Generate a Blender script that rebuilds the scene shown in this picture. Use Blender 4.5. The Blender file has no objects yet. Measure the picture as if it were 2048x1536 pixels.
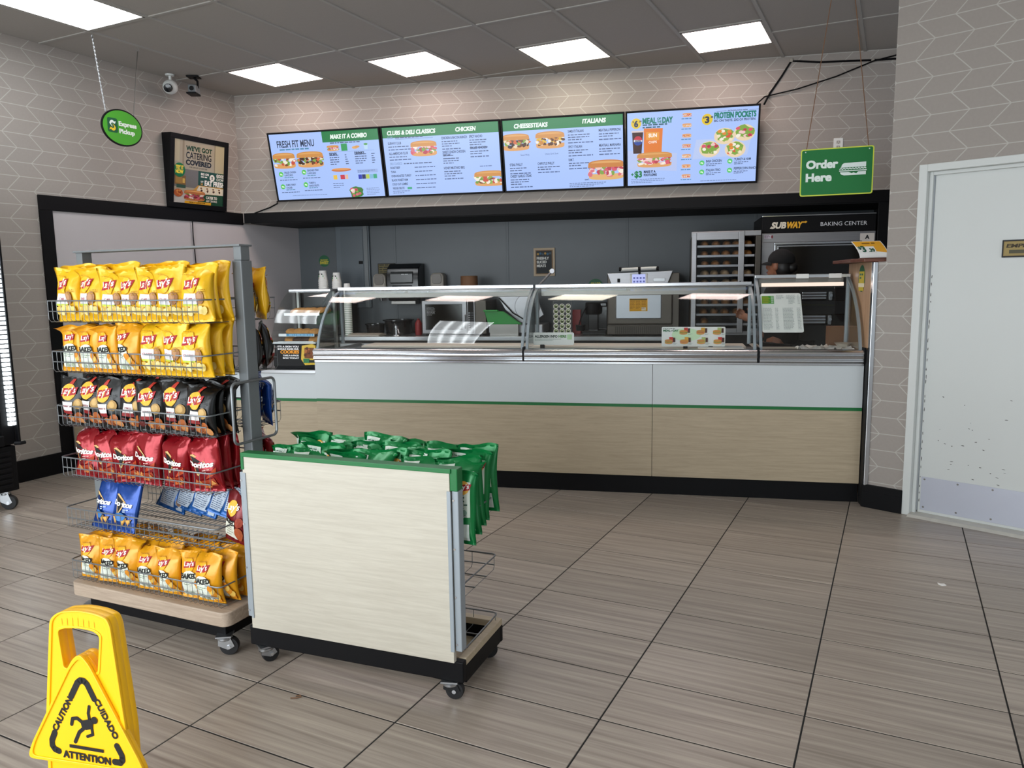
import bpy, bmesh, math, random
from mathutils import Vector, Matrix
PI = math.pi
sc = bpy.context.scene
COL = sc.collection

# ------------------------------------------------------------------ camera
CAMP = Vector((.2106, -2.8619, 1.4503))
def cam_axes(y, p, r):
    f = Vector((math.sin(y)*math.cos(p), math.cos(y)*math.cos(p), math.sin(p)))
    rt = Vector((math.cos(y), -math.sin(y), 0))
    up = rt.cross(f)
    return math.cos(r)*rt + math.sin(r)*up, -math.sin(r)*rt + math.cos(r)*up, f
CR, CU, CF = cam_axes(-.46410, -.13370, -.01570)
cd = bpy.data.cameras.new('camera')
cam = bpy.data.objects.new('camera', cd); COL.objects.link(cam)
cd.sensor_width = 36; cd.lens = 1534.19/2048*36; cd.clip_start = .02; cd.clip_end = 100
M = Matrix((CR, CU, -CF)).transposed().to_4x4(); M.translation = CAMP
cam.matrix_world = M
sc.camera = cam

# ------------------------------------------------------------------ view, world, daylight
sc.view_settings.view_transform = 'Standard'
sc.view_settings.look = 'None'
sc.view_settings.gamma = 1
sc.view_settings.exposure = 0.0
sc.view_settings.use_curve_mapping = False
w = bpy.data.worlds.new('world'); sc.world = w; w.use_nodes = True
bg = w.node_tree.nodes['Background']
bg.inputs[0].default_value = (.75, .85, 1, 1); bg.inputs[1].default_value = 1.0
def area(name, loc, rot, sx, sy, energy, color):
    l = bpy.data.lights.new(name, 'AREA'); l.shape = 'RECTANGLE'; l.size = sx; l.size_y = sy
    l.energy = energy; l.color = color
    o = bpy.data.objects.new(name, l); COL.objects.link(o); o.location = loc; o.rotation_euler = rot
    return o
# daylight falling in through the storefront windows behind the camera (wall_front) and the glazed side
area('daylight_front', (-2.5, -5.05, 1.5), (PI/2, 0, 0), 5.2, 2.3, 265, (.9, .96, 1))
area('daylight_side', (4.4, -2.2, 1.45), (PI/2, 0, PI/2), 4.6, 2.2, 25, (.9, .96, 1))

# ------------------------------------------------------------------ helpers
def C(h, a=1.0):
    h = h.lstrip('#'); v = [int(h[i:i+2], 16)/255 for i in (0, 2, 4)]
    return tuple(((x/12.92) if x <= .04045 else ((x+.055)/1.055)**2.4) for x in v) + (a,)
def nt(name):
    m = bpy.data.materials.new(name); m.use_nodes = True; t = m.node_tree
    return m, t, t.nodes['Principled BSDF']
def node(t, typ, **kw):
    n = t.nodes.new(typ)
    for k, v in kw.items(): setattr(n, k, v)
    return n
def mth(t, op, a, b=None, c=None):
    n = t.nodes.new('ShaderNodeMath'); n.operation = op
    for i, x in enumerate((a, b, c)):
        if x is None: continue
        if isinstance(x, (int, float)): n.inputs[i].default_value = x
        else: t.links.new(x, n.inputs[i])
    return n.outputs[0]
def mixc(t, f, a, b):
    n = t.nodes.new('ShaderNodeMix'); n.data_type = 'RGBA'
    for i, x in ((0, f), (6, a), (7, b)):
        if isinstance(x, (int, float, tuple)): n.inputs[i].default_value = x
        else: t.links.new(x, n.inputs[i])
    return n.outputs[2]
def mat(name, col, rough=.5, metal=0., var=.06, scale=9., bump=0., spec=.5, stretch=None, coat=0.):
    """plain surface with a little procedural mottling and fine relief"""
    m, t, p = nt(name)
    p.inputs['Roughness'].default_value = rough; p.inputs['Metallic'].default_value = metal
    p.inputs['Specular IOR Level'].default_value = spec
    if coat: p.inputs['Coat Weight'].default_value = coat; p.inputs['Coat Roughness'].default_value = .1
    tc = node(t, 'ShaderNodeTexCoord'); mp = node(t, 'ShaderNodeMapping')
    t.links.new(tc.outputs['Object'], mp.inputs[0])
    if stretch: mp.inputs['Scale'].default_value = stretch
    nz = node(t, 'ShaderNodeTexNoise'); nz.inputs['Scale'].default_value = scale; nz.inputs['Detail'].default_value = 4
    t.links.new(mp.outputs[0], nz.inputs['Vector'])
    c = C(col) if isinstance(col, str) else col
    lo = tuple(x*(1-var) for x in c[:3])+(1,); hi = tuple(min(1, x*(1+var)) for x in c[:3])+(1,)
    t.links.new(mixc(t, nz.outputs[0], lo, hi), p.inputs['Base Color'])
    if bump:
        b = node(t, 'ShaderNodeBump'); b.inputs['Strength'].default_value = bump; b.inputs['Distance'].default_value = .002
        t.links.new(nz.outputs[0], b.inputs['Height']); t.links.new(b.outputs[0], p.inputs['Normal'])
    return m
def wood(name, c1, c2, rough=.45, sc_=(1.2, 22, 22), coarse=3.):
    m, t, p = nt(name); p.inputs['Roughness'].default_value = rough
    tc = node(t, 'ShaderNodeTexCoord'); mp = node(t, 'ShaderNodeMapping')
    mp.inputs['Scale'].default_value = sc_; t.links.new(tc.outputs['Object'], mp.inputs[0])
    n1 = node(t, 'ShaderNodeTexNoise'); n1.inputs['Scale'].default_value = coarse; n1.inputs['Detail'].default_value = 8
    n1.inputs['Distortion'].default_value = .8; t.links.new(mp.outputs[0], n1.inputs['Vector'])
    n2 = node(t, 'ShaderNodeTexNoise'); n2.inputs['Scale'].default_value = coarse*6; n2.inputs['Detail'].default_value = 3
    t.links.new(mp.outputs[0], n2.inputs['Vector'])
    f = mth(t, 'MULTIPLY_ADD', n2.outputs[0], .35, mth(t, 'MULTIPLY', n1.outputs[0], .75))
    r = node(t, 'ShaderNodeMapRange'); r.inputs[1].default_value = .38; r.inputs[2].default_value = .72
    t.links.new(f, r.inputs[0])
    t.links.new(mixc(t, r.outputs[0], C(c1), C(c2)), p.inputs['Base Color'])
    return m
def emit(name, col, s):
    m = bpy.data.materials.new(name); m.use_nodes = True; t = m.node_tree; t.nodes.clear()
    e = node(t, 'ShaderNodeEmission'); e.inputs[0].default_value = C(col) if isinstance(col, str) else col; e.inputs[1].default_value = s
    o = node(t, 'ShaderNodeOutputMaterial'); t.links.new(e.outputs[0], o.inputs[0]); return m
def glass(name, tint=(.93, .97, .96, 1), base=.04, rough=.0):
    """architectural sheet glass: Schlick mix of clear and mirror"""
    m = bpy.data.materials.new(name); m.use_nodes = True; t = m.node_tree; t.nodes.clear()
    lw = node(t, 'ShaderNodeLayerWeight'); lw.inputs[0].default_value = .5
    f = mth(t, 'MULTIPLY_ADD', mth(t, 'POWER', lw.outputs['Facing'], 5.), .96, base)
    a = node(t, 'ShaderNodeBsdfTransparent'); a.inputs[0].default_value = tint
    g = node(t, 'ShaderNodeBsdfGlossy'); g.inputs['Roughness'].default_value = rough
    x = node(t, 'ShaderNodeMixShader'); t.links.new(f, x.inputs[0]); t.links.new(a.outputs[0], x.inputs[1]); t.links.new(g.outputs[0], x.inputs[2])
    o = node(t, 'ShaderNodeOutputMaterial'); t.links.new(x.outputs[0], o.inputs[0]); return m
def printed(name, rough=.5, emission=0., spec=.4):
    """ink colours held per face"""
    m, t, p = nt(name); p.inputs['Roughness'].default_value = rough; p.inputs['Specular IOR Level'].default_value = spec
    a = node(t, 'ShaderNodeAttribute'); a.attribute_name = 'Ink'
    if emission:
        p.inputs['Base Color'].default_value = (.02, .02, .02, 1); p.inputs['Roughness'].default_value = .25
        t.links.new(a.outputs[0], p.inputs['Emission Color']); p.inputs['Emission Strength'].default_value = emission
    else: t.links.new(a.outputs[0], p.inputs['Base Color'])
    return m

def link(name, me, m=None, parent=None, smooth=None, bev=0., seg=2):
    o = bpy.data.objects.new(name, me); COL.objects.link(o)
    if m is not None and not me.materials: me.materials.append(m)
    if parent is not None: o.parent = parent
    if smooth is not None:
        me.polygons.foreach_set('use_smooth', [True]*len(me.polygons)); me.set_sharp_from_angle(angle=math.radians(smooth))
    if bev:
        b = o.modifiers.new('round', 'BEVEL'); b.width = bev; b.segments = seg; b.limit_method = 'ANGLE'; b.angle_limit = .6
        b.harden_normals = False
    return o
class MB:
    def __init__(s): s.v = []; s.f = []
    def add(s, vs, fs):
        n = len(s.v); s.v += [tuple(x) for x in vs]; s.f += [tuple(i+n for i in f) for f in fs]; return s
    def box(s, x0, x1, y0, y1, z0, z1):
        return s.add([(x0,y0,z0),(x1,y0,z0),(x1,y1,z0),(x0,y1,z0),(x0,y0,z1),(x1,y0,z1),(x1,y1,z1),(x0,y1,z1)],
                     [(0,3,2,1),(4,5,6,7),(0,1,5,4),(1,2,6,5),(2,3,7,6),(3,0,4,7)])
    def prism(s, poly, d0, d1, axis='y'):
        """poly in the two other axes, extruded d0..d1 along axis"""
        def p(a, b, d): return {'y': (a, d, b), 'x': (d, a, b), 'z': (a, b, d)}[axis]
        n = len(poly)
        vs = [p(a, b, d0) for a, b in poly]+[p(a, b, d1) for a, b in poly]
        fs = [tuple(range(n)), tuple(range(2*n-1, n-1, -1))]+[(i, i+n, (i+1) % n+n, (i+1) % n) for i in range(n)]
        return s.add(vs, fs)
    def tube(s, path, r, n=6, closed=False):
        P = [Vector(p) for p in path]; L = len(P); rings = []
        up = None
        for i, p in enumerate(P):
            if closed: d = (P[(i+1) % L]-P[i-1])
            else: d = P[min(i+1, L-1)]-P[max(i-1, 0)]
            d.normalize()
            if up is None: up = Vector((0, 0, 1)) if abs(d.z) < .9 else Vector((1, 0, 0))
            a = d.cross(up)
            if a.length < 1e-4: a = d.cross(Vector((0, 1, 0)))
            a.normalize(); b = a.cross(d).normalized(); up = b
            rr = r[i] if isinstance(r, (list, tuple)) else r
            rings.append([p+rr*(a*math.cos(2*PI*k/n)+b*math.sin(2*PI*k/n)) for k in range(n)])
        vs = [v for q in rings for v in q]; fs = []
        for i in range(L if closed else L-1):
            j = (i+1) % L
            for k in range(n): fs.append((i*n+k, i*n+(k+1) % n, j*n+(k+1) % n, j*n+k))
        if not closed: fs += [tuple(range(n-1, -1, -1)), tuple((L-1)*n+k for k in range(n))]
        return s.add(vs, fs)
    def lathe(s, prof, c=(0, 0, 0), n=20, axis='z'):
        vs = []; fs = []
        for r, z in prof:
            for k in range(n):
                a = 2*PI*k/n; q = (r*math.cos(a), r*math.sin(a), z)
                if axis == 'y': q = (q[0], q[2], q[1])
                if axis == 'x': q = (q[2], q[0], q[1])
                vs.append((q[0]+c[0], q[1]+c[1], q[2]+c[2]))
        for i in range(len(prof)-1):
            for k in range(n): fs.append((i*n+k, i*n+(k+1) % n, (i+1)*n+(k+1) % n, (i+1)*n+k))
        fs += [tuple(range(n-1, -1, -1)), tuple((len(prof)-1)*n+k for k in range(n))]
        return s.add(vs, fs)
    def blob(s, c, r, nu=10, nv=7, noise=0., seed=0, flat=None):
        rd = random.Random(seed); vs = []; fs = []
        for j in range(nv+1):
            th = PI*j/nv
            for i in range(nu):
                a = 2*PI*i/nu; k = 1+noise*(rd.random()-.5)
                z = math.cos(th)*r[2]*k
                if flat is not None: z = max(z, flat)
                vs.append((c[0]+r[0]*math.sin(th)*math.cos(a)*k, c[1]+r[1]*math.sin(th)*math.sin(a)*k, c[2]+z))
        for j in range(nv):
            for i in range(nu): fs.append((j*nu+i, (j+1)*nu+i, (j+1)*nu+(i+1) % nu, j*nu+(i+1) % nu))
        return s.add(vs, fs)
    def mesh(s, name='m'):
        me = bpy.data.meshes.new(name); me.from_pydata(s.v, [], s.f); me.update(); return me
    def build(s, name, m=None, parent=None, smooth=30, bev=0., seg=2):
        me = s.mesh(name); bm = bmesh.new(); bm.from_mesh(me); bmesh.ops.recalc_face_normals(bm, faces=bm.faces); bm.to_mesh(me); bm.free()
        return link(name, me, m, parent, smooth, bev, seg)
def tag(o, label=None, cat=None, group=None, kind=None):
    for k, v in (('label', label), ('category', cat), ('group', group), ('kind', kind)):
        if v: o[k] = v
    return o
def thing(name, loc, rz, label, cat, group=None):
    o = bpy.data.objects.new(name, None); COL.objects.link(o); o.empty_display_size = .05
    o.location = loc; o.rotation_euler = (0, 0, rz); return tag(o, label, cat, group)
def struct(o): o['kind'] = 'structure'; return o
def copy_tree(o, parent=None):
    c = o.copy(); COL.objects.link(c)
    if parent is not None: c.parent = parent
    for ch in list(o.children): copy_tree(ch, c)
    return c
def arc(cx, cy, r, a0, a1, n):
    return [(cx+r*math.cos(math.radians(a0+(a1-a0)*i/n)), cy+r*math.sin(math.radians(a0+(a1-a0)*i/n))) for i in range(n+1)]
def rrect(x0, y0, x1, y1, r, n=4):
    r = min(r, (x1-x0)/2-1e-5, (y1-y0)/2-1e-5)
    return arc(x1-r, y0+r, r, -90, 0, n)+arc(x1-r, y1-r, r, 0, 90, n)+arc(x0+r, y1-r, r, 90, 180, n)+arc(x0+r, y0+r, r, 180, 270, n)

# ------------------------------------------------------------------ frames: K along the counter, D along the door wall
class Fr:
    def __init__(s, o, deg):
        s.o = Vector((o[0], o[1], 0)); a = math.radians(deg); s.a = a
        s.u = Vector((math.cos(a), math.sin(a), 0)); s.v = Vector((-math.sin(a), math.cos(a), 0))
    def w(s, u, v, z=0.): return s.o+s.u*u+s.v*v+Vector((0, 0, z))
K = Fr((.0532, 2.4368), 14.588)
D = Fr((.083, 2.347), -19.)
G = Fr((-2.062, -.802), 2.5)       # tall chip rack
S = Fr((-1.128, -.703), 5.66)      # low display
def kthing(name, u, v, z, label, cat, group=None, turn=0.): return thing(name, K.w(u, v, z), K.a+turn, label, cat, group)

# ------------------------------------------------------------------ lettering: glyph outlines cut once, then laid into flat prints
CHARS = "ABCDEFGHIJKLMNOPQRSTUVWXYZabcdefghijklmnopqrstuvwxyz0123456789&$.'-+!,"
GL = {}
def make_glyphs():
    made = []
    for bold, off, res in ((0, 0., 3), (1, .022, 3)):
        for ch in CHARS:
            for body in (ch, 'I'+ch+'I'):
                cu = bpy.data.curves.new('glyph', 'FONT'); cu.body = body; cu.offset = off; cu.resolution_u = res
                o = bpy.data.objects.new('glyph', cu); COL.objects.link(o); made.append((bold, ch, body, o))
        cu = bpy.data.curves.new('glyph', 'FONT'); cu.body = 'II'; cu.offset = off
        o = bpy.data.objects.new('glyph', cu); COL.objects.link(o); made.append((bold, 'II', 'II', o))
    dg = bpy.context.evaluated_depsgraph_get(); wid = {}; raw = {}
    for bold, ch, body, o in made:
        e = o.evaluated_get(dg); me = e.to_mesh()
        vs = [(v.co.x, v.co.y) for v in me.vertices]; fs = [tuple(p.vertices) for p in me.polygons]
        xs = [v[0] for v in vs]
        if body == ch and ch != 'II': raw[bold, ch] = (vs, fs)
        else: wid[bold, ch] = max(xs)-min(xs)
        e.to_mesh_clear()
    for bold in (0, 1):
        H = raw[bold, 'H'][0]; h0 = min(v[1] for v in H); cap = max(v[1] for v in H)-h0
        for ch in CHARS:
            vs, fs = raw[bold, ch]
            GL[bold, ch] = ([(x/cap, (y-h0)/cap) for x, y in vs], fs, (wid[bold, ch]-wid[bold, 'II'])/cap)
        GL[bold, ' '] = ([], [], .38)
    for bold, ch, body, o in made:
        d = o.data; bpy.data.objects.remove(o); bpy.data.curves.remove(d)
make_glyphs()
class Canvas:
    """flat print: coloured polygons and lettering on a sheet (x across, y up); layers stand a hair apart"""
    def __init__(s): s.v = []; s.f = []; s.c = []; s.l = 0
    def raw(s, vs, fs, col, lay=None):
        if lay is None: s.l += 1; lay = s.l
        n = len(s.v); s.v += [(x, y, lay) for x, y in vs]
        s.f += [tuple(i+n for i in f) for f in fs]; c = C(col) if isinstance(col, str) else col; s.c += [c]*len(fs); return s
    def poly(s, pts, col, lay=None): return s.raw(pts, [tuple(range(len(pts)))], col, lay)
    def rect(s, x0, y0, x1, y1, col, lay=None, n=1):
        if n == 1: return s.poly([(x0, y0), (x1, y0), (x1, y1), (x0, y1)], col, lay)
        return s.quad((x0, y0), (x1, y0), (x1, y1), (x0, y1), col, lay, n)
    def quad(s, a, b, c, d, col, lay=None, n=4):
        vs = []; fs = []
        for j in range(n+1):
            for i in range(n+1):
                u, v = i/n, j/n
                vs.append(tuple((a[k]*(1-u)+b[k]*u)*(1-v)+(d[k]*(1-u)+c[k]*u)*v for k in (0, 1)))
        for j in range(n):
            for i in range(n): q = j*(n+1)+i; fs.append((q, q+1, q+n+2, q+n+1))
        return s.raw(vs, fs, col, lay)
    def rr(s, x0, y0, x1, y1, r, col, lay=None): return s.poly(rrect(x0, y0, x1, y1, r), col, lay)
    def disc(s, x, y, rx, ry, col, lay=None, n=20, rings=1, rot=0., jag=0., seed=1):
        rd = random.Random(seed); vs = [(x, y)]; fs = []; cr, sr = math.cos(rot), math.sin(rot)
        js = [1+jag*(rd.random()-.5) for _ in range(n)]
        for q in range(1, rings+1):
            for k in range(n):
                a = 2*PI*k/n; px = rx*math.cos(a)*q/rings*js[k]; py = ry*math.sin(a)*q/rings*js[k]
                vs.append((x+px*cr-py*sr, y+px*sr+py*cr))
        for k in range(n): fs.append((0, 1+k, 1+(k+1) % n))
        for q in range(1, rings):
            for k in range(n): a = 1+(q-1)*n; b = 1+q*n; fs.append((a+k, b+k, b+(k+1) % n, a+(k+1) % n))
        return s.raw(vs, fs, col, lay)
    def line(s, x0, y0, x1, y1, wd, col, lay=None):
        d = Vector((x1-x0, y1-y0)); q = Vector((-d.y, d.x)).normalized()*wd/2
        return s.poly([(x0-q.x, y0-q.y), (x1-q.x, y1-q.y), (x1+q.x, y1+q.y), (x0+q.x, y0+q.y)], col, lay)
    def text(s, t, x, y, h, col, bold=1, align='l', fit=None, shear=0., rot=0., gap=0., sx=1., lay=None):
        vs = []; fs = []; cx = 0.
        for ch in t:
            g = GL.get((min(bold, 1), ch)) or GL[min(bold, 1), ' ']
            n = len(vs); vs += [(px+cx, py) for px, py in g[0]]; fs += [tuple(i+n for i in f) for f in g[1]]
            cx += g[2]+gap
        if not vs: return s
        x0 = min(v[0] for v in vs); x1 = max(v[0] for v in vs); wd = (x1-x0)*h
        k = sx if fit is None else fit/wd
        sh = {'l': 0, 'c': -wd*k/2, 'r': -wd*k}[align]
        cr, sr = math.cos(rot), math.sin(rot)
        if lay is None: s.l += 1; lay = s.l
        q = .035/max(k, .25) if k < 1 else .035
        # heavy type: the outline four times, a little to each side
        for i, (ox, oy) in enumerate(((-q, -.03), (q, -.03), (-q, .03), (q, .03)) if bold == 2 else ((0, 0),)):
            out = []
            for px, py in vs:
                a = (px+ox-x0)*h*k+sh+shear*(py+oy)*h; b = (py+oy)*h
                out.append((x+a*cr-b*sr, y+a*sr+b*cr))
            s.raw(out, fs, col, lay+.22*i)
        return s
    def lines(s, x, y, w_, n, lead, h, col, seed=0, last=.6):
        """type too small to read: word-long dashes"""
        rd = random.Random(seed)
        if s.l is not None: s.l += 1
        for k in range(n):
            cx = x; end = x+w_*(last if k == n-1 and n > 1 else rd.uniform(.86, 1.))
            while cx < end-h*.8:
                wl = min(rd.uniform(1.6, 5.)*h, end-cx); s.rect(cx, y-k*lead, cx+wl, y-k*lead+h, col, s.l); cx += wl+.8*h
        return s
    def build(s, name, fn, m, parent=None, smooth=False):
        me = bpy.data.meshes.new(name); me.from_pydata([tuple(fn(*v)) for v in s.v], [], s.f)
        ca = me.color_attributes.new('Ink', 'FLOAT_COLOR', 'CORNER')
        buf = []
        for p, c in zip(me.polygons, s.c): buf += list(c)*p.loop_total
        ca.data.foreach_set('color', buf)
        return link(name, me, m, parent, 60 if smooth else None)
def front(dx=0., dz=0., y=0., eps=.00025): return lambda a, b, l: (a+dx, y-eps*l, b+dz)
# ------------------------------------------------------------------ materials
def wallpaper(name, x0, z0, h, wd=.196, s=.099, base='#a09891', line='#bab6af'):
    m, t, p = nt(name); p.inputs['Roughness'].default_value = .6; p.inputs['Specular IOR Level'].default_value = .3
    tc = node(t, 'ShaderNodeTexCoord'); sp = node(t, 'ShaderNodeSeparateXYZ'); t.links.new(tc.outputs['Object'], sp.inputs[0])
    q = mth(t, 'DIVIDE', mth(t, 'SUBTRACT', sp.outputs[2], z0), h)
    k = mth(t, 'FLOOR', q); f = mth(t, 'SUBTRACT', q, k)
    odd = mth(t, 'FLOORED_MODULO', k, 2.)
    tri = mth(t, 'ABSOLUTE', mth(t, 'SUBTRACT', odd, f))
    x = mth(t, 'DIVIDE', mth(t, 'SUBTRACT', mth(t, 'SUBTRACT', sp.outputs[0], x0), mth(t, 'MULTIPLY', tri, s)), wd)
    fx = mth(t, 'FRACT', x); dx = mth(t, 'MULTIPLY', mth(t, 'MINIMUM', fx, mth(t, 'SUBTRACT', 1., fx)), wd*.72)
    dz = mth(t, 'MULTIPLY', mth(t, 'MINIMUM', f, mth(t, 'SUBTRACT', 1., f)), h)
    on = mth(t, 'LESS_THAN', mth(t, 'MINIMUM', dx, dz), .0026)
    nz = node(t, 'ShaderNodeTexNoise'); nz.inputs['Scale'].default_value = 60; t.links.new(tc.outputs['Object'], nz.inputs[0])
    b = C(base); c = mixc(t, nz.outputs[0], tuple(v*.95 for v in b[:3])+(1,), tuple(v*1.05 for v in b[:3])+(1,))
    t.links.new(mixc(t, on, c, C(line)), p.inputs['Base Color'])
    return m
M = {}
M['black'] = mat('black_satin', '#040407', .55, var=.2, spec=.22)
M['blackm'] = mat('black_matt', '#09090b', .7, var=.2)
M['rubber'] = mat('black_rubber', '#141416', .6, var=.2)
M['steel'] = mat('brushed_steel', '#b9bbbd', .3, 1., .08, 3, stretch=(1, 1, 60))
M['steeld'] = mat('worn_steel', '#8d8a86', .38, 1., .1, 5)
M['alu'] = mat('bright_aluminium', '#d3d6da', .24, 1., .05, 4)
M['zinc'] = mat('zinc_plate', '#b4b7ba', .35, 1., .1, 12)
M['greypaint'] = mat('grey_powder_coat', '#6e7375', .45, 0, .05)
M['greylight'] = mat('pale_grey_powder_coat', '#9aa2a8', .45, .2, .05)
M['wire'] = mat('grey_wire', '#7d8183', .38, .55, .06)
M['white'] = mat('white_laminate', '#c9cfd1', .35, 0, .02, 3)
M['whitep'] = mat('white_paint', '#d4d7d4', .5, 0, .03, 6)
M['frp'] = mat('grey_wall_panel', '#51575b', .42, 0, .12, 2.2)
M['frplight'] = mat('pale_wall_panel', '#bfbabb', .45, 0, .03, 2)
M['kdark'] = mat('dark_paint', '#0e0e10', .6, var=.2)
M['green'] = mat('green_band', '#0b6b33', .4, 0, .04)
M['greenpl'] = mat('green_plastic', '#0f8a2c', .4, 0, .05)
M['lwood'] = wood('pale_oak_laminate', '#a8987f', '#b8a88e')
M['bwood'] = wood('bleached_oak_laminate', '#bbb4a5', '#c9c3b4', .4)
M['gwood'] = wood('greyed_oak_edge', '#9c8a78', '#b8a592', .5)
M['brown'] = wood('red_brown_wood', '#4d2a1f', '#6f4230', .45)
M['sidewood'] = wood('tan_panel', '#a5825f', '#b9977a', .5, (22, 22, 1.2))
M['yellow'] = mat('yellow_plastic', '#fcbd05', .38, 0, .04, 5)
M['glass'] = glass('counter_glass', (.975, .99, .985, 1))
M['steelk'] = mat('dull_kitchen_steel', '#a2a2a5', .36, .85, .1, 3, stretch=(1, 1, 40)); M['steelkd'] = mat('dark_kitchen_steel', '#57524c', .4, .8, .12, 4)
M['glassd'] = glass('door_glass', (.92, .93, .94, 1), .02)
M['ovenglass'] = mat('oven_glass', '#17150f', .12, 0, .2, 2)
M['skin'] = mat('skin', '#8d5d45', .5, 0, .08, 20)
M['glove'] = mat('clear_glove', '#c79a86', .3, 0, .08, 30, bump=.4)
M['hair'] = mat('dark_hair', '#0c0908', .5, 0, .3, 60)
M['cloth'] = mat('black_cloth', '#0b0b0d', .9, 0, .2, 80, bump=.3)
M['bread'] = mat('brown_crust', '#a8703c', .6, 0, .25, 18, bump=.4)
M['breadp'] = mat('pale_crust', '#b79770', .6, 0, .2, 18, bump=.4)
M['cookie'] = mat('golden_cookie', '#b98243', .7, 0, .35, 45, bump=.8)
M['cookied'] = mat('dark_cookie', '#4a2f20', .7, 0, .3, 45, bump=.8)
M['paper'] = mat('white_paper', '#eeede9', .6, 0, .02)
M['card'] = mat('brown_card', '#7a573c', .7, 0, .06)
M['cream'] = mat('cream_plastic', '#a49d92', .45, 0, .04)
M['red'] = mat('red_plastic', '#8a1f22', .4, 0, .06)
M['smoke'] = mat('smoked_plastic', '#16171a', .18, 0, .1)
M['board'] = mat('cream_board', '#d8cdbf', .5, 0, .03)
M['ceil'] = mat('ceiling_tile_white', '#a39d96', .85, 0, .05, 120, bump=.25)
M['cgrid'] = mat('ceiling_bar', '#a5a19b', .6, 0, .04)
M['ink'] = printed('print_matt', .55)
M['inkg'] = printed('print_gloss', .22, spec=.5)
M['screen'] = printed('screen_picture', emission=1.0)
M['panelight'] = emit('light_panel', (1, .80, .74, 1), 11.0); M['panelight2'] = emit('warm_light_panel', (1, .9, .74, 1), 11.0)
M['warmemit'] = emit('emissive_strip', (1, .78, .66, 1), 1.3); M['led'] = emit('led_strip', (.85, .95, 1, 1), 6.0)
M['screenblue'] = emit('control_screen', '#b9c0ee', .8)
M['bagY'] = mat('yellow_foil', '#e9b416', .3, .1, .05, 22, bump=.7)
M['bagO'] = mat('orange_foil', '#e09a12', .3, .1, .06, 22, bump=.7)
M['bagK'] = mat('black_foil', '#0d0d0d', .33, .1, .2, 22, bump=.7)
M['bagR'] = mat('red_foil', '#8c0f1a', .22, .35, .14, 22, bump=.7)
M['bagB'] = mat('blue_foil', '#123f8a', .24, .3, .14, 22, bump=.7)
M['bagW'] = mat('pale_blue_foil', '#1f5fa8', .3, .2, .06, 22, bump=.7)
M['bagG'] = mat('green_foil', '#07763a', .28, .2, .1, 22, bump=.7)
M['bagD'] = mat('dark_red_foil', '#701018', .28, .25, .12, 22, bump=.7)

def tile_mat():
    m, t, p = nt('floor_tile_stone'); p.inputs['Roughness'].default_value = .36
    p.inputs['Specular IOR Level'].default_value = .45
    tc = node(t, 'ShaderNodeTexCoord'); oi = node(t, 'ShaderNodeObjectInfo')
    ad = node(t, 'ShaderNodeVectorMath', operation='ADD'); cb = node(t, 'ShaderNodeCombineXYZ')
    r = mth(t, 'MULTIPLY', oi.outputs['Random'], 37.)
    t.links.new(r, cb.inputs[0]); t.links.new(r, cb.inputs[1])
    t.links.new(tc.outputs['Object'], ad.inputs[0]); t.links.new(cb.outputs[0], ad.inputs[1])
    mp = node(t, 'ShaderNodeMapping'); mp.inputs['Scale'].default_value = (.75, 26, 1); mp.inputs['Rotation'].default_value = (0, 0, .03)
    t.links.new(ad.outputs[0], mp.inputs[0])
    n1 = node(t, 'ShaderNodeTexNoise'); n1.inputs['Scale'].default_value = 1.7; n1.inputs['Detail'].default_value = 7; n1.inputs['Roughness'].default_value = .62
    n1.inputs['Distortion'].default_value = .35; t.links.new(mp.outputs[0], n1.inputs['Vector'])
    mr = node(t, 'ShaderNodeMapRange'); mr.inputs[1].default_value = .3; mr.inputs[2].default_value = .7; t.links.new(n1.outputs[0], mr.inputs[0])
    c = mixc(t, mr.outputs[0], C('#80746a'), C('#b0a497'))
    hv = mth(t, 'MULTIPLY_ADD', oi.outputs['Random'], .16, .92)
    vm = node(t, 'ShaderNodeVectorMath', operation='SCALE'); t.links.new(c, vm.inputs[0]); t.links.new(hv, vm.inputs['Scale'])
    t.links.new(vm.outputs[0], p.inputs['Base Color'])
    rr = mth(t, 'MULTIPLY_ADD', n1.outputs[0], .12, .28); t.links.new(rr, p.inputs['Roughness'])
    return m
M['tile'] = tile_mat()
M['grout'] = mat('dark_grout', '#131211', .85, 0, .15, 40)

# ------------------------------------------------------------------ the room
XL = -5.645; H = 3.27
def kpts(l): return [K.w(u, v) for u, v in l]
def inview(p, pad=.06):
    d = Vector(p)-CAMP; z = d.dot(CF)
    if z < .05: return False
    x = d.dot(CR)/z*1534.19/1024; y = d.dot(CU)/z*1534.19/768
    return abs(x) < 1+pad and abs(y) < 1+pad
fl = struct(MB().box(XL-.1, 4.4, -4.9, 5.6, -.1, -.0016).build('floor', M['grout'], smooth=None))
tm = None; beyond = MB()
def tile_mesh():
    x, y, b = .3022, .1494, .0012
    vs = [(-x, -y, -.004), (x, -y, -.004), (x, y, -.004), (-x, y, -.004), (-x, -y, -b), (x, -y, -b), (x, y, -b), (-x, y, -b),
          (-x+b, -y+b, 0), (x-b, -y+b, 0), (x-b, y-b, 0), (-x+b, y-b, 0)]
    fs = [(8, 9, 10, 11)]+[(i, (i+1) % 4, 4+(i+1) % 4, 4+i) for i in range(4)]+[(4+i, 4+(i+1) % 4, 8+(i+1) % 4, 8+i) for i in range(4)]
    me = bpy.data.meshes.new('floor_tile'); me.from_pydata(vs, [], fs); me.materials.append(M['tile']); return me
tm = tile_mesh(); ntile = 0
def front_of_counter(x, y):
    d = Vector((x, y, 0))-K.o
    return d.dot(K.v) < .2
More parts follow.
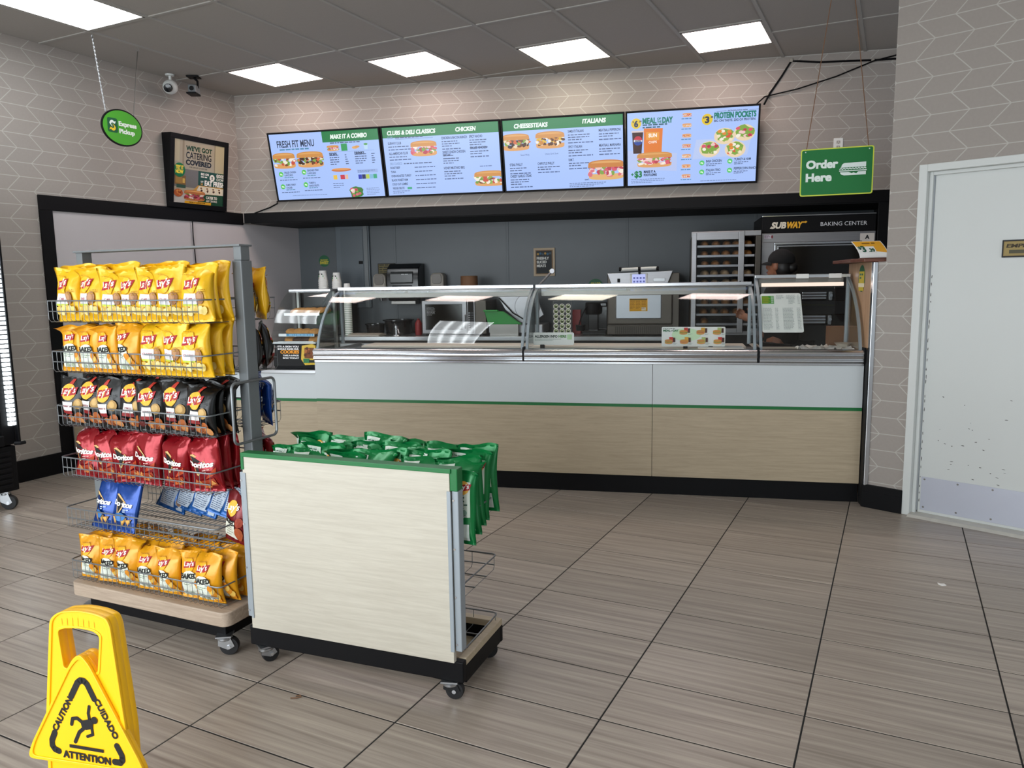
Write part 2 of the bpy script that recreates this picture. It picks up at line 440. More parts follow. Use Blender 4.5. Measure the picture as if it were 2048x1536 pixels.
for i in range(-10, 8):
    for j in range(-16, 18):
        cx, cy = .305+.61*i, -.0+.1525+.305*j
        if cx+.305 < XL or cx > 4.4 or cy < -4.7: continue
        vis = any(inview((cx+a, cy+b, 0)) for a in (-.3, 0, .3) for b in (-.15, .15)) and front_of_counter(cx, cy) and cx > XL-.28
        if vis and ntile < 299:
            ntile += 1; o = bpy.data.objects.new('floor_tile', tm); COL.objects.link(o); o.location = (cx, cy, 0); o.parent = fl
        else:
            beyond.box(cx-.303, cx+.303, cy-.1505, cy+.1505, -.004, 0)
b = beyond.build('floor_tiling', M['tile'], fl, smooth=None); b['kind'] = 'stuff'

# walls carry the printed wallpaper in their own x (along) and z
wl = struct(MB().box(-4.9, 5.0, 0, .12, 0, 3.6).build('wall_left', wallpaper('wallpaper_left', 1.037, 2.997, .1032), smooth=None))
wl.location = (XL, 0, 0); wl.rotation_euler = (0, 0, PI/2)
so = struct(MB().box(-5.62, 2.2, 1.8806, 2.68, 2.062, 3.6).build('wall_back_upper', wallpaper('wallpaper_back', -.459, 2.767, .1006), smooth=None))
so.location = K.o; so.rotation_euler = (0, 0, K.a)
wb = struct(MB().box(-5.4, 2.2, 2.67, 2.8, 0, 2.3).build('wall_back', M['frp'], smooth=None))
wb.location = K.o; wb.rotation_euler = (0, 0, K.a)
xs = [-5.3, -4.092, -2.871, -1.651, -.431, .789]
for a, b_ in zip(xs, xs[1:]):
    p = MB().box(a+.004, b_-.004, 2.6574, 2.67, .1, 2.055).build('wall_panel', M['frp'], wb, None, .002)
for a in xs[1:-1]: MB().box(a-.012, a+.012, 2.653, 2.67, .1, 2.055).build('panel_joint_strip', M['frp'], wb, None, .002)
wk = struct(MB().box(.62, .74, .35, 2.7, 0, 2.3).build('wall_kitchen_side', M['kdark'], smooth=None)); wk.location = K.o; wk.rotation_euler = (0, 0, K.a)
wd = MB()
wd.box(.066, .232, 0, .13, 0, 3.6); wd.box(.232, 1.262, 0, .13, 2.07, 3.6); wd.box(1.262, 4.6, 0, .13, 0, 3.6)
wd.box(-.006, .066, 0, .13, 0, 1.53)
wdo = struct(wd.build('wall_door', wallpaper('wallpaper_door', .172, 2.245, .104), smooth=None))
wdo.location = D.o; wdo.rotation_euler = (0, 0, D.a)
# wall behind the camera with shop windows, and the glazed side wall
wf = MB(); wf.box(-5.75, 4.5, -4.95, -4.8, 0, .35); wf.box(-5.75, 4.5, -4.95, -4.8, 2.65, 3.6)
wf.box(-5.75, -5.1, -4.95, -4.8, .35, 2.65); wf.box(.1, 4.5, -4.95, -4.8, .35, 2.65)
for x in (-3.4, -1.7): wf.box(x, x+.1, -4.95, -4.8, .35, 2.65)
struct(wf.build('wall_front', M['whitep'], smooth=None))
wr = MB(); wr.box(4.2, 4.33, -4.9, 1.2, 0, .3); wr.box(4.2, 4.33, -4.9, 1.2, 2.55, 3.6)
for y in (-4.9, -4.55, -2.3, .1): wr.box(4.2, 4.33, y, y+.12, .3, 2.55)
wr.box(4.2, 4.33, .2, 1.2, .3, 2.55)
struct(wr.build('wall_right', M['whitep'], smooth=None))

# black boards
def board(name, x0, x1, y0, y1, z0, z1, fr=None, m='black', bev=.003):
    o = MB().box(x0, x1, y0, y1, z0, z1).build(name, M[m], None, None, bev); struct(o)
    if fr: o.location = fr.o; o.rotation_euler = (0, 0, fr.a)
    return o
def lboard(name, y0, y1, z0, z1, d=.02, m='black'):
    return board(name, XL, XL+d, y0, y1, z0, z1, None, m)
lboard('trim_1', .857, 2.90, 2.040, 2.153); lboard('trim_2', .857, .958, .165, 2.040)
lboard('baseboard_left', -4.8, .857, 0, .165, .018)
lboard('baseboard_left', .857, 1.3, 0, .165, .018)
pl = board('wall_left_panel', XL, XL+.006, .95, 3.71, .165, 2.05, None, 'frplight', .001)
board('trim_3', -5.36, .60, 1.862, 1.8806, 2.055, 2.152, K)
board('soffit_shade', -5.3, .62, 1.8806, 2.655, 2.05, 2.061, K, 'blackm', .001)  # black sheet added to stand in for the dark shading under the upper wall
board('trim_4', .475, .62, 1.87, 1.89, .9, 2.06, K)
board('baseboard_right', -.012, .230, -.016, 0, 0, .146, D, 'black'); board('baseboard_right', -.012, .230, -.021, -.016, 0, .1, D, 'black')

# half wall at the counter's end: tan panel, brown cap, pale edge strip
hw = thing('half_wall', K.w(0, 0, 0), K.a, 'tan wooden half wall with brown cap closing off the end of the counter', 'partition')
MB().prism([(.0, .05), (.56, .05), (.56, 1.53), (-.06, 1.53), (-.06, 1.0), (.0, 1.0)], -.006, .075, 'x').build('side_panel', M['sidewood'], hw, None, .002)
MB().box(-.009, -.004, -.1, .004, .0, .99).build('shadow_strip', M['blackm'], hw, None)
MB().prism([(-.06, -.115), (.115, -.115), (.1, .58), (-.11, .58), (-.11, .02)], 1.53, 1.552, 'z').build('cap', M['brown'], hw, None, .004)
MB().box(-.004, .022, -.114, -.06, .14, 1.53).build('edge_strip', M['alu'], hw, None, .003)

# door in the angled wall
dr = MB()
dr.box(.227, .272, -.012, .14, 0, 2.075); dr.box(1.222, 1.267, -.012, .14, 0, 2.075); dr.box(.272, 1.222, -.012, .14, 2.034, 2.075)
dr.box(.272, .292, .03, .055, 0, 2.034); dr.box(.292, 1.222, .03, .055, 2.014, 2.034)
door = struct(MB().box(.297, 1.218, .056, .1, .012, 2.03).build('door_1', mat('door_paint', '#cfd2cf', .42, 0, .02, 3), None, None, .003))
door.location = D.o; door.rotation_euler = (0, 0, D.a)
dr.build('door_frame', M['whitep'], door, None, .003)
kp = MB().box(.312, 1.2, .052, .056, .03, .237).build('kick_plate', mat('lilac_grey_plate', '#bdc0cc', .4, .3, .03, 8), door, None, .0008)
sc_ = MB()
for x in (.33, .51, .69, .87, 1.05, 1.18):
    for z in (.05, .222): sc_.lathe([(.006, .0505), (.004, .049)], (x, 0, z), 8, 'y')
sc_.build('screw', M['steeld'], kp)
th = MB().prism([(-.05, 0), (.09, 0), (.08, .012), (-.03, .014)], .272, 1.222, 'x').build('threshold', mat('worn_sill', '#cbc7be', .5, .3, .15, 20), door, None)
cv = Canvas(); rd = random.Random(5)
for _ in range(26):
    x, z = rd.uniform(.32, .75), rd.choice([rd.uniform(.25, .36), rd.uniform(.5, .75), rd.uniform(.25, .5)])
    cv.disc(x, z, rd.uniform(.002, .009), rd.uniform(.001, .003), '#55554f', 1, 7, 1, rd.uniform(-.3, .2), .5, _)
for k in range(26): cv.disc(.303+rd.random()*.004, .06+k*.055+rd.uniform(0, .04), .002, rd.uniform(.004, .014), '#3a3833', 1, 7, jag=.6, seed=k)
cv.build('chipped_paint', front(y=.0555), M['ink'], door)
pq = MB().box(.655, .93, .046, .056, 1.535, 1.63).build('name_plate', M['kdark'], door, None, .002)
cv = Canvas(); cv.rect(.663, 1.543, .922, 1.622, '#8f7a45'); cv.rect(.667, 1.547, .918, 1.618, '#a08b52'); cv.text('EMPLOYEES', .676, 1.588, .019, '#3a2c12', 2, shear=.2, fit=.22)
cv.rect(.69, 1.556, .9, 1.575, '#4d4a33')
cv.build('plate_print', front(y=.0458), M['ink'], pq)

# ------------------------------------------------------------------ ceiling: base, bars, single tiles, lights
ce = struct(MB().box(XL-.1, 4.4, -4.9, 4.6, H+.03, H+.15).build('ceiling', M['ceil'], smooth=None))
GX0, GW, GY0, GL_ = -5.06, .6186, 2.22, 1.237
cuts = {0: (2.22, 2.835), 2: (2.545, 3.16), 4: (2.855, 3.465), 6: (3.115, 3.73)}
lights = []; ctm = {}
def soffit_y(x): return (K.w(0, 1.8806)).y+(x-K.w(0, 1.8806).x)*math.tan(K.a)
def ctile(x0, x1, y0, y1):
    if y1-y0 < .03: return
    mid = ((x0+x1)/2, (y0+y1)/2, H)
    key = (round(x1-x0, 3), round(y1-y0, 3))
    if key not in ctm:
        a, b_ = key[0]/2-.003, key[1]/2-.003
        me = MB().box(-a, a, -b_, b_, .004, .02).mesh('ceiling_tile'); me.materials.append(M['ceil']); ctm[key] = me
    o = bpy.data.objects.new('ceiling_tile', ctm[key]); COL.objects.link(o); o.location = mid; o.parent = ce
bars = MB()
for c in range(-1, 15):
    x0 = GX0+GW*c; x1 = x0+GW
    if c == -1: x0 = XL
    if x0 > 4.2: break
    MB().box(x1-.012, x1+.012, -4.8, min(4.4, soffit_y(x1)+.02), H-.004, H+.008).build('ceiling_bar', M['cgrid'], ce, None)
    for r in range(-6, 3):
        y0, y1 = GY0+GL_*r, GY0+GL_*(r+1)
        if y0 < -4.8 or y0 > soffit_y(x1)+.05: continue
        ys = [y0, y1]
        if c in cuts and cuts[c][0]+.02 < y0 < cuts[c][1]: ctile(x0, x1, cuts[c][1], y1); continue
        if c in cuts and y0 <= cuts[c][0]+.01 < y1:
            a, b_ = cuts[c]; lights.append((x0, x1, a, b_))
            if a-y0 > .05: ctile(x0, x1, y0, a); bars.box(x0+.012, x1-.012, a-.011, a+.011, H-.003, H+.008)
            if b_ > y1-.02: bars.box(x0+.012, x1-.012, b_-.011, b_+.011, H-.003, H+.008); continue
            if y1-b_ > .05: ctile(x0, x1, b_, y1); bars.box(x0+.012, x1-.012, b_-.011, b_+.011, H-.003, H+.008)
        elif (c, r) in ((0, -2), (3, -2), (3, -3), (0, -5), (3, -5), (8, -5), (12, -3)): lights.append((x0, x1, y0, y1))
        else:
            ctile(x0, x1, y0, y1)
            bars.box(x0+.012, x1-.012, y1-.011, y1+.011, H-.003, H+.008)
            continue
        bars.box(x0+.012, x1-.012, y1-.011, y1+.011, H-.003, H+.008)
bars.build('ceiling_cross_bar', M['cgrid'], ce, None)
def tube_light():
    m = bpy.data.materials.new('tube_light_diffuser'); m.use_nodes = True; t = m.node_tree; t.nodes.clear()
    tc = node(t, 'ShaderNodeTexCoord'); sp = node(t, 'ShaderNodeSeparateXYZ'); t.links.new(tc.outputs['Object'], sp.inputs[0])
    s_ = mth(t, 'POWER', mth(t, 'MULTIPLY_ADD', mth(t, 'COSINE', mth(t, 'MULTIPLY', sp.outputs[0], 2*PI/.145)), .5, .5), 3.)
    e = node(t, 'ShaderNodeEmission'); e.inputs[0].default_value = (.93, .97, 1, 1)
    t.links.new(mth(t, 'MULTIPLY_ADD', s_, 9., 5.), e.inputs[1])
    o = node(t, 'ShaderNodeOutputMaterial'); t.links.new(e.outputs[0], o.inputs[0]); return m
M['tube'] = tube_light()
small = [l for l in lights if l[3]-l[2] < .7]; big = [l for l in lights if l[3]-l[2] >= .7]
names = {0: 'square warm ceiling light panel beside the corner over the first menu screen', 2: 'square warm ceiling light panel over the second menu screen',
         4: 'square warm ceiling light panel over the third menu screen', 6: 'square warm ceiling light panel over the fourth menu screen'}
for x0, x1, a, b_ in sorted(lights):
    sm = b_-a < .7
    c = round((x0-GX0)/GW)
    lab = names[c] if sm else ('long white fluorescent ceiling light above the green oval sign' if abs(x0-GX0) < .1 and -1 < a < 0 else 'long white fluorescent ceiling light out over the shop floor')
    t = thing('ceiling_light', ((x0+x1)/2, (a+b_)/2, H), 0, lab, 'light', 'square ceiling lights' if sm else 'fluorescent ceiling lights')
    dx, dy = (x1-x0)/2-.013, (b_-a)/2-.013
    f = MB(); f.box(-dx, dx, -dy, -dy+.014, -.004, .012); f.box(-dx, dx, dy-.014, dy, -.004, .012); f.box(-dx, -dx+.014, -dy, dy, -.004, .012); f.box(dx-.014, dx, -dy, dy, -.004, .012)
    f.build('light_frame', M['cgrid'], t, None)
    MB().box(-dx+.014, dx-.014, -dy+.014, dy-.014, -.002, .006).build('diffuser', M[('panelight2' if c == 4 else 'panelight') if sm else 'tube'], t, None)
# ------------------------------------------------------------------ service counter (K frame)
OFF = {}
def KT(name, u, v, z, label, cat, group=None):
    t = kthing(name, u, v, z, label, cat, group); OFF[t.name] = Vector((-u, -v, -z)); return t
def kb(mb, name, m, root, smooth=30, bev=0., seg=2):
    o = mb.build(name, M[m] if isinstance(m, str) else m, root, smooth, bev, seg)
    if root.name in OFF: o.location = OFF[root.name]
    return o
def kc(cv, name, fn, m, root):
    o = cv.build(name, fn, M[m], root)
    if root.name in OFF: o.location = OFF[root.name]
    return o
ct = KT('service_counter', -1.88, 0, 0, 'long white and pale wood sandwich counter with green stripe and steel front rail', 'counter')
kb(MB().box(-3.74, -.014, .02, .8, .0, .128), 'kick_board', 'black', ct, None)
kb(MB().box(-3.74, -.014, -.008, .02, .0, .126), 'kick_face', 'black', ct, None, .002)
kb(MB().box(-3.74, -.014, -.01, .8, .128, .90), 'carcass', 'steeld', ct, None)
for a, b_ in ((-3.74, -1.3205), (-1.3175, -.014)):
    kb(MB().box(a, b_, -.03, -.01, .127, .598), 'wood_panel', 'lwood', ct, None, .0012)
    kb(MB().box(a, b_, -.03, -.01, .619, .887), 'white_panel', 'white', ct, None, .0012)
    kb(MB().box(a, b_, -.026, -.01, .598, .619), 'green_stripe', 'green', ct, None)
kb(MB().box(-3.74, -.014, -.036, .0, .887, .904), 'lower_rail', 'alu', ct, None, .003)
rp = [(-.03, .904), (-.044, .905), (-.05, .912), (-.05, .922), (-.044, .925), (-.044, .93), (-.054, .934), (-.057, .944), (-.053, .951), (-.047, .953), (-.047, .957),
      (-.054, .961), (-.055, .972), (-.045, .981), (-.03, .986), (.03, .986), (.03, .904)]
for a, b_ in ((-3.74, -2.196), (-2.183, -.66), (-.643, -.022)):
    kb(MB().prism(rp, a, b_, 'x'), 'front_rail', 'alu', ct, 25)
for u in (-2.1895, -.6515, -.016): kb(MB().box(u-.0055, u+.0055, -.05, .03, .905, 1.0), 'rail_gap_strip', 'black', ct, None)
kb(MB().box(-3.74, -.014, .03, .8, .90, .935), 'steel_deck', 'steel', ct, None, .003)
kb(MB().box(-3.6, -.68, .50, .78, .945, .962), 'cutting_board', 'board', ct, None, .004)
for k in range(9):
    u = -3.5+k*.31; kb(MB().box(u, u+.28, .1, .46, .936, .95), 'well_lid', 'steel', ct, None, .004)
kb(MB().box(-3.74, -3.725, .03, .8, .935, .96), 'end_lip', 'steel', ct, None)
c2 = KT('side_counter', -4.8, 0, 0, 'lower white and wood counter section carrying the cookie case', 'counter')
kb(MB().box(-5.70, -3.744, .03, .62, 0, .12), 'kick_board', 'black', c2, None)
kb(MB().box(-5.70, -3.744, .01, .62, .12, .80), 'carcass', 'white', c2, None)
kb(MB().box(-5.85, -3.744, -.012, .01, .127, .592), 'wood_panel', 'lwood', c2, None, .0012)
kb(MB().box(-5.85, -3.744, -.012, .01, .614, .80), 'white_panel', 'white', c2, None, .0012)
kb(MB().box(-5.85, -3.744, -.008, .01, .592, .614), 'green_stripe', 'green', c2, None)
kb(MB().box(-5.70, -3.742, -.02, .64, .80, .826), 'worktop', 'steel', c2, None, .003)

def bez(p0, p1, p2, n): return [tuple((1-t)**2*a+2*t*(1-t)*b+t*t*c for a, b, c in zip(p0, p1, p2)) for t in [i/n for i in range(n+1)]]
def guard(u0, u1, zt, label, lamp=True, tags=()):
    g = KT('sneeze_guard', (u0+u1)/2, .2, .985, label, 'sneeze guard', 'curved glass guards on the counter')
    n = 22; P = bez((-.012, .985), (.085, 1.295), (.42, zt-.008), n)
    nr = []
    for i in range(n+1):
        a, b_ = P[max(0, i-1)], P[min(n, i+1)]; d = Vector((b_[0]-a[0], b_[1]-a[1])).normalized(); nr.append((d.y, -d.x))
    Q = [(p[0]+q[0]*.006, p[1]+q[1]*.006) for p, q in zip(P, nr)]
    gm = MB(); gm.prism(P+Q[::-1], u0+.012, u1-.012, 'x'); kb(gm, 'curved_glass', 'glass', g, 40)
    for a, b_ in ((u0, u0+.018), (u1-.018, u1)):
        A = [(p[0]+q[0]*.007, p[1]+q[1]*.007) for p, q in zip(P, nr)]; B = [(p[0]+q[0]*.02, p[1]+q[1]*.02) for p, q in zip(P, nr)]
        kb(MB().prism(A+B[::-1], a, b_, 'x'), 'side_frame', 'greylight', g, 40)
        kb(MB().box(a, b_, .43, .46, .985, zt-.01), 'rear_post', 'greylight', g, None, .003)
    for u in (u0+.003, u1-.007):
        kb(MB().prism(P+[(.43, zt-.01), (.43, .985)], u, u+.004, 'x'), 'end_glass', 'glass', g, None)
    kb(MB().box(u0, u1, .405, .47, zt-.012, zt+.012), 'top_rail', 'alu', g, None, .003)
    if lamp:
        kb(MB().box(u0+.03, u1-.03, .47, .53, zt-.075, zt-.014), 'lamp_housing', 'steeld', g, None, .004)
    if zt > 1.43: kb(MB().box(u0+.05, u1-.03, .462, .47, zt-.07, zt-.045), 'emissive_strip', 'warmemit', g, None, .003)  # warm emissive strip below the top rail, taller guard only
    for u in tags: kb(MB().box(u, u+.08, .398, .404, zt-.016, zt+.014), 'label_clip', 'paper', g, None, .001)
    return g
guard(-3.735, -2.197, 1.408, 'curved glass sneeze guard beside the cookie case in front of the microwave')
guard(-2.182, -.662, 1.408, 'curved glass sneeze guard in the middle of the counter in front of the steel oven')
guard(-.642, -.024, 1.452, 'short taller glass sneeze guard beside the tan half wall', tags=(-.372, -.163))

# cards on and behind the glass
t = KT('allergen_card', -2.03, .30, .985, 'white rounded card reading allergen info here standing behind the glass', 'card')
kb(MB().prism(rrect(-2.182, .987, -1.885, 1.077, .012), .30, .304, 'y'), 'plate', 'paper', t, None)
kb(MB().box(-2.13, -2.10, .285, .32, .936, .99), 'clip_foot', 'black', t, None, .002)
cv = Canvas(); cv.text('ALLERGEN INFO', -2.17, 1.04, .018, '#2a3a30', 2, fit=.165); cv.text('HERE', -1.996, 1.04, .018, '#4e8a3e', 2, fit=.055)
cv.rr(-1.935, 1.026, -1.9, 1.062, .004, '#bfe0b0'); cv.lines(-2.17, 1.028, .22, 2, .009, .003, '#8d9a94', 3)
kc(cv, 'card_print', front(y=.2999), 'ink', t)
def sandwich(cv, x, y, s, k=0):
    rd = random.Random(k); cv.disc(x, y-.15*s, .55*s, .2*s, '#d99a50', n=14); cv.disc(x, y-.02*s, .56*s, .1*s, ['#4f8f35', '#c74b3c', '#7aa645'][k % 3], n=14, jag=.3, seed=k)
    cv.disc(x, y+.13*s, .54*s, .2*s, ['#d4903f', '#c98a45'][k % 2], n=14)
t = KT('meal_card', -1.05, .30, .985, 'white card picturing small combo meals behind the middle glass', 'card')
kb(MB().prism(rrect(-1.268, .978, -.838, 1.114, .008), .30, .304, 'y'), 'plate', 'paper', t, None)
for u in (-1.12, -.95): kb(MB().box(u, u+.03, .285, .32, .936, .98), 'clip_foot', 'black', t, None, .002)
cv = Canvas(); cv.disc(-1.1, 1.06, .1, .045, '#d3ecc4', n=18); cv.text('MEAL', -1.258, 1.082, .014, '#1d6a3c', 2, fit=.05); cv.text('OF', -1.205, 1.084, .007, '#1d6a3c', 2); cv.text('DAY', -1.19, 1.082, .014, '#1d6a3c', 2, fit=.036)
cv.lines(-1.258, 1.102, .09, 1, .01, .004, '#55605a', 4, 1)
for k, (x, y) in enumerate([(-1.12, 1.085), (-1.005, 1.085), (-.895, 1.085), (-1.22, 1.02), (-1.115, 1.02), (-1.0, 1.02), (-.89, 1.02)]):
    cv.rect(x+.004, y-.012, x+.03, y+.024, ['#c9302c', '#e0a63a', '#b5c27a'][k % 3]); cv.rect(x+.031, y-.012, x+.045, y+.02, '#4a1d18'); sandwich(cv, x, y-.008, .05, k)
    cv.lines(x+.032, y-.02, .03, 2, .006, .002, '#8d9a94', k)
kc(cv, 'card_print', front(y=.2999), 'ink', t)
t = KT('price_list', -.5, .05, 1.08, 'white printed price list sheet stuck on the short glass guard', 'sheet')
q0, q1 = Vector((0, .052, 1.083)), Vector((0, .252, 1.33)); qd = (q1-q0).normalized(); qn = Vector((0, -qd.z, qd.y)).normalized()
def onq(a, b_, l, base=0.): p = q0+qd*b_+qn*.0135; return (-.622+a, p.y, p.z)
QW, QH = .256, (q1-q0).length
pm = MB(); R_ = rrect(0, 0, QW, QH, .014)
vs = [onq(a, b_, 0) for a, b_ in R_]+[tuple(Vector(onq(a, b_, 0))-qn*-.001) for a, b_ in R_]
n_ = len(R_); pm.add(vs, [tuple(range(n_)), tuple(range(2*n_-1, n_-1, -1))]+[(i, (i+1) % n_, (i+1) % n_+n_, i+n_) for i in range(n_)])
for o_ in (kb(pm, 'sheet', 'paper', t, None),): pass
cv = Canvas(); cv.rect(.008, QH-.085, .085, QH-.02, '#3c9b2c')
for k in range(7): cv.rect(.01, QH-.03-k*.0085, .05+(k % 3)*.006, QH-.0265-k*.0085, '#b9a72a'); cv.rect(.066, QH-.03-k*.0085, .082, QH-.0265-k*.0085, '#e8f0e0')
for x, y, w_, n in ((.1, QH-.02, .08, 4), (.175, QH-.02, .072, 8), (.012, .19, .095, 18), (.135, .19, .11, 18)):
    cv.lines(x, y, w_*.62, n, .0098, .003, '#8b918f', int(x*999)); cv.lines(x+w_*.8, y, w_*.2, n, .0098, .003, '#8b918f', int(x*777), 1)
kc(cv, 'price_print', lambda a, b_, l: tuple(Vector(onq(a, b_, 0))+qn*(.0012+.0002*l)), 'ink', t)

# price card, wall sticker on the half wall
t = KT('price_card', .0, 0, 1.552, 'curved white and orange price card reading 3.39 standing on the brown cap', 'sign')
def onp(a, b_, l):  # bent card, a across 0..1, b up 0..1
    z = 1.556+b_*.105; y = .02+.035*b_**2-.0006*l; return (-.055+.165*a-.05*b_**1.6, y-.02*a, z)
pm = MB(); vs = []; fs = []
for j in range(9):
    for i in range(5): vs.append(onp(i/4, j/8, 0))
nn = len(vs); vs += [(x, y+.002, z) for x, y, z in vs]
for j in range(8):
    for i in range(4): q = j*5+i; fs += [(q, q+1, q+6, q+5), (q+nn, q+5+nn, q+6+nn, q+1+nn)]
pm.add(vs, fs); kb(pm, 'card', 'paper', t, 40)
cv = Canvas()
cv.quad((.03, .52), (.98, .30), (.97, .98), (.03, .99), '#e3a32a', None, 8); cv.quad((.03, .28), (.62, .28), (.62, .68), (.03, .68), '#e6e4df', None, 6)
cv.text('$', .06, .52, .16, '#0b4d33', 2); cv.text('3', .17, .36, .34, '#0b4d33', 2, sx=.62); cv.text('.39', .38, .36, .2, '#0b4d33', 2, sx=.62)
cv.lines(.3, .84, .5, 1, .1, .06, '#7a5212', 1, 1)
kc(cv, 'card_print', lambda a, b_, l: tuple(Vector(onp(a, b_, 0))+Vector((0, -.0012-.0004*l, 0))), 'ink', t)
kb(MB().box(-.06, .1, -.002, .03, 1.552, 1.558), 'card_base', 'brown', t, None, .002)
t = KT('round_sticker', -.0065, .17, 1.4, 'green and yellow round sticker on the tan half wall', 'sticker')
cv = Canvas(); cv.disc(.17, 1.43, .085, .085, '#0d5a34', n=28); cv.rect(.10, 1.40, .24, 1.475, '#c9b22c'); cv.rect(.09, 1.375, .25, 1.4, '#eadfc0')
cv.lines(.12, 1.45, .1, 2, .022, .012, '#0d5a34', 3); cv.rect(.105, 1.352, .235, 1.375, '#c9b22c')
MBs = MB().lathe([(.086, 0), (.086, .0008)], (-.0068, .17, 1.43), 28, 'x'); kb(MBs, 'sticker_disc', 'green', t)
kc(cv, 'sticker_print', lambda a, b_, l: (-.0072-.0002*l, .34-a, b_), 'ink', t)

# bits inside the short case and on the deck
t = KT('paper_sheet', -.2, .3, .936, 'crumpled white deli paper on the deck under the short glass guard', 'paper')
pm = MB(); rd = random.Random(3); vs = []; fs = []
for j in range(9):
    for i in range(17): vs.append((-.36+i*.0205, .15+j*.04, .944+rd.random()*.045))
for j in range(8):
    for i in range(16): q = j*17+i; fs.append((q, q+1, q+18, q+17))
pm.add(vs, fs); kb(pm, 'sheet', 'paper', t, 80)
t = KT('bread_board', -.5, .3, .936, 'cream board lying on the deck under the short glass guard', 'board'); kb(MB().box(-.6, -.37, .12, .42, .94, .968), 'slab', 'board', t, None, .004)
t = KT('paper_bowl', -.06, .36, .97, 'small tan paper bowl under the short glass guard', 'bowl')
kb(MB().lathe([(.03, .972), (.045, .99), (.055, 1.0), (.057, 1.002), (.05, .995), (.028, .978)], (-.07, .33, 0), 20), 'bowl', 'board', t)
t = KT('brown_bin', -.07, .56, .936, 'brown card napkin holder against the tan half wall', 'holder')
kb(MB().box(-.13, -.016, .5, .62, .936, 1.1), 'box', 'card', t, None, .002)
t = KT('paper_stack', -.87, .2, .936, 'white deli paper sheets lying on the counter under the middle glass', 'paper')
kb(MB().box(-1.02, -.72, .12, .4, .951, .976), 'sheets', 'paper', t, None, .003)

# ------------------------------------------------------------------ cookie case
t = KT('cookie_case', -3.93, .25, .826, 'glass fronted cookie display case on the low counter beside the sneeze guard', 'display case')
a, b_ = -4.115, -3.765
kb(MB().box(a, b_, .07, .5, .826, .85), 'base', 'black', t, None, .003)
kb(MB().box(a, b_, .055, .07, .845, 1.022), 'sign_panel', 'blackm', t, None, .002); kb(MB().box(a, b_, .05, .075, 1.012, 1.026), 'white_ledge', 'white', t, None, .002)
P = bez((.03, 1.026), (.12, 1.3), (.34, 1.395), 14)
kb(MB().prism(P+[(p[0]+.004, p[1]-.002) for p in P[::-1]], a+.004, b_-.004, 'x'), 'front_glass', 'glass', t, 40)
for u in (a+.002, b_-.006): kb(MB().prism(P+[(.5, 1.395), (.5, .85), (.07, .85)], u, u+.004, 'x'), 'side_glass', 'glass', t, None)
kb(MB().box(a, b_, .34, .5, 1.392, 1.41), 'top_plate', 'steel', t, None, .003)
for u in (a+.012, b_-.034): kb(MB().box(u, u+.02, .44, .47, .85, 1.392), 'white_post', 'whitep', t, None, .002)
kb(MB().box(a+.01, b_-.01, .485, .495, .85, 1.39), 'rear_door', 'smoke', t, None)
for z, y0 in ((1.02, .08), (1.075, .1), (1.225, .2)):
    kb(MB().box(a+.03, b_-.03, y0, .46, z-.004, z+.004), 'shelf', 'steel', t, None, .001)
    kb(MB().box(a+.03, b_-.03, y0-.004, y0, z-.012, z+.01), 'tray_lip', 'steel', t, None, .001)
cv = Canvas(); cv.rect(-4.02, 1.066, -3.8, 1.084, '#3b8fc0'); cv.lines(-4.0, 1.072, .19, 1, .01, .006, '#a8d3e8', 2, 1); kc(cv, 'blue_tag', front(y=.095), 'ink', t)
cv = Canvas()
for k, s_ in enumerate(["IT'S A SIGN YOU", 'SHOULD SHARE OUR']): cv.text(s_, -3.905, .985-k*.018, .0125, '#efefef', 2, 'r', .17)
cv.text('COOKIES', -3.905, .94, .024, '#f0a02a', 2, 'r', .15, .15); cv.text('TAKE A 6-PACK', -3.905, .92, .0115, '#efefef', 2, 'r', .13); cv.text('BOX TODAY', -3.905, .9, .0115, '#efefef', 2, 'r', .13)
kc(cv, 'sign_print', front(y=.0548), 'ink', t)
t2 = KT('cookie_box', -3.82, .04, .85, 'yellow and green cookie box picture standing before the cookie case', 'box')
kb(MB().prism([(-3.88, .9), (-3.868, 1.0), (-3.79, 1.012), (-3.762, 1.0), (-3.762, .86), (-3.85, .856)], .035, .052, 'y'), 'cutout', mat('cookie_box_card', '#d9b63a', .5), t2, None)
cv = Canvas(); cv.poly([(-3.852, .91), (-3.772, .905), (-3.772, .985), (-3.848, .985)], '#7a4a26')
rd = random.Random(8)
for k in range(14): cv.disc(-3.845+rd.random()*.07, .915+rd.random()*.065, .012, .011, ['#b06a34', '#8a4a22', '#5d331c'][k % 3], n=9, jag=.3, seed=k)
cv.rect(-3.86, .872, -3.81, .905, '#2f7a4a'); cv.rect(-3.815, .875, -3.765, .895, '#14201a'); cv.text('COOKIES', -3.848, .86, .013, '#e9c83a', 2, fit=.08)
kc(cv, 'box_print', front(y=.0348), 'ink', t2)
rd = random.Random(2)
for z, y, n, m, nm in ((1.239, .25, 5, 'cookie', 'top'), (1.239, .34, 5, 'cookie', 'top'), (1.087, .16, 4, 'cookie', 'middle'), (1.032, .14, 4, 'cookied', 'bottom')):
    for k in range(n):
        u = -4.05+(k+.5)*.26/n+rd.uniform(-.006, .006)
        c = MB().lathe([(.001, 0), (.038, .002), (.043, .009), (.038, .018), (.02, .025), (.001, .027)], (0, 0, 0), 14)
        o = c.build('cookie', M[m if k % 3 else 'cookie'], None, 60); o.location = K.w(u, y+rd.uniform(-.01, .01), z); o.rotation_euler = (rd.uniform(.25, .6), rd.uniform(-.2, .2), K.a)
        tag(o, {'top': 'golden cookie on the upper shelf of the cookie case', 'middle': 'golden cookie on the blue tagged shelf of the cookie case', 'bottom': 'cookie on the lowest shelf of the cookie case'}[nm], 'cookie', 'cookies on the %s shelf' % nm)

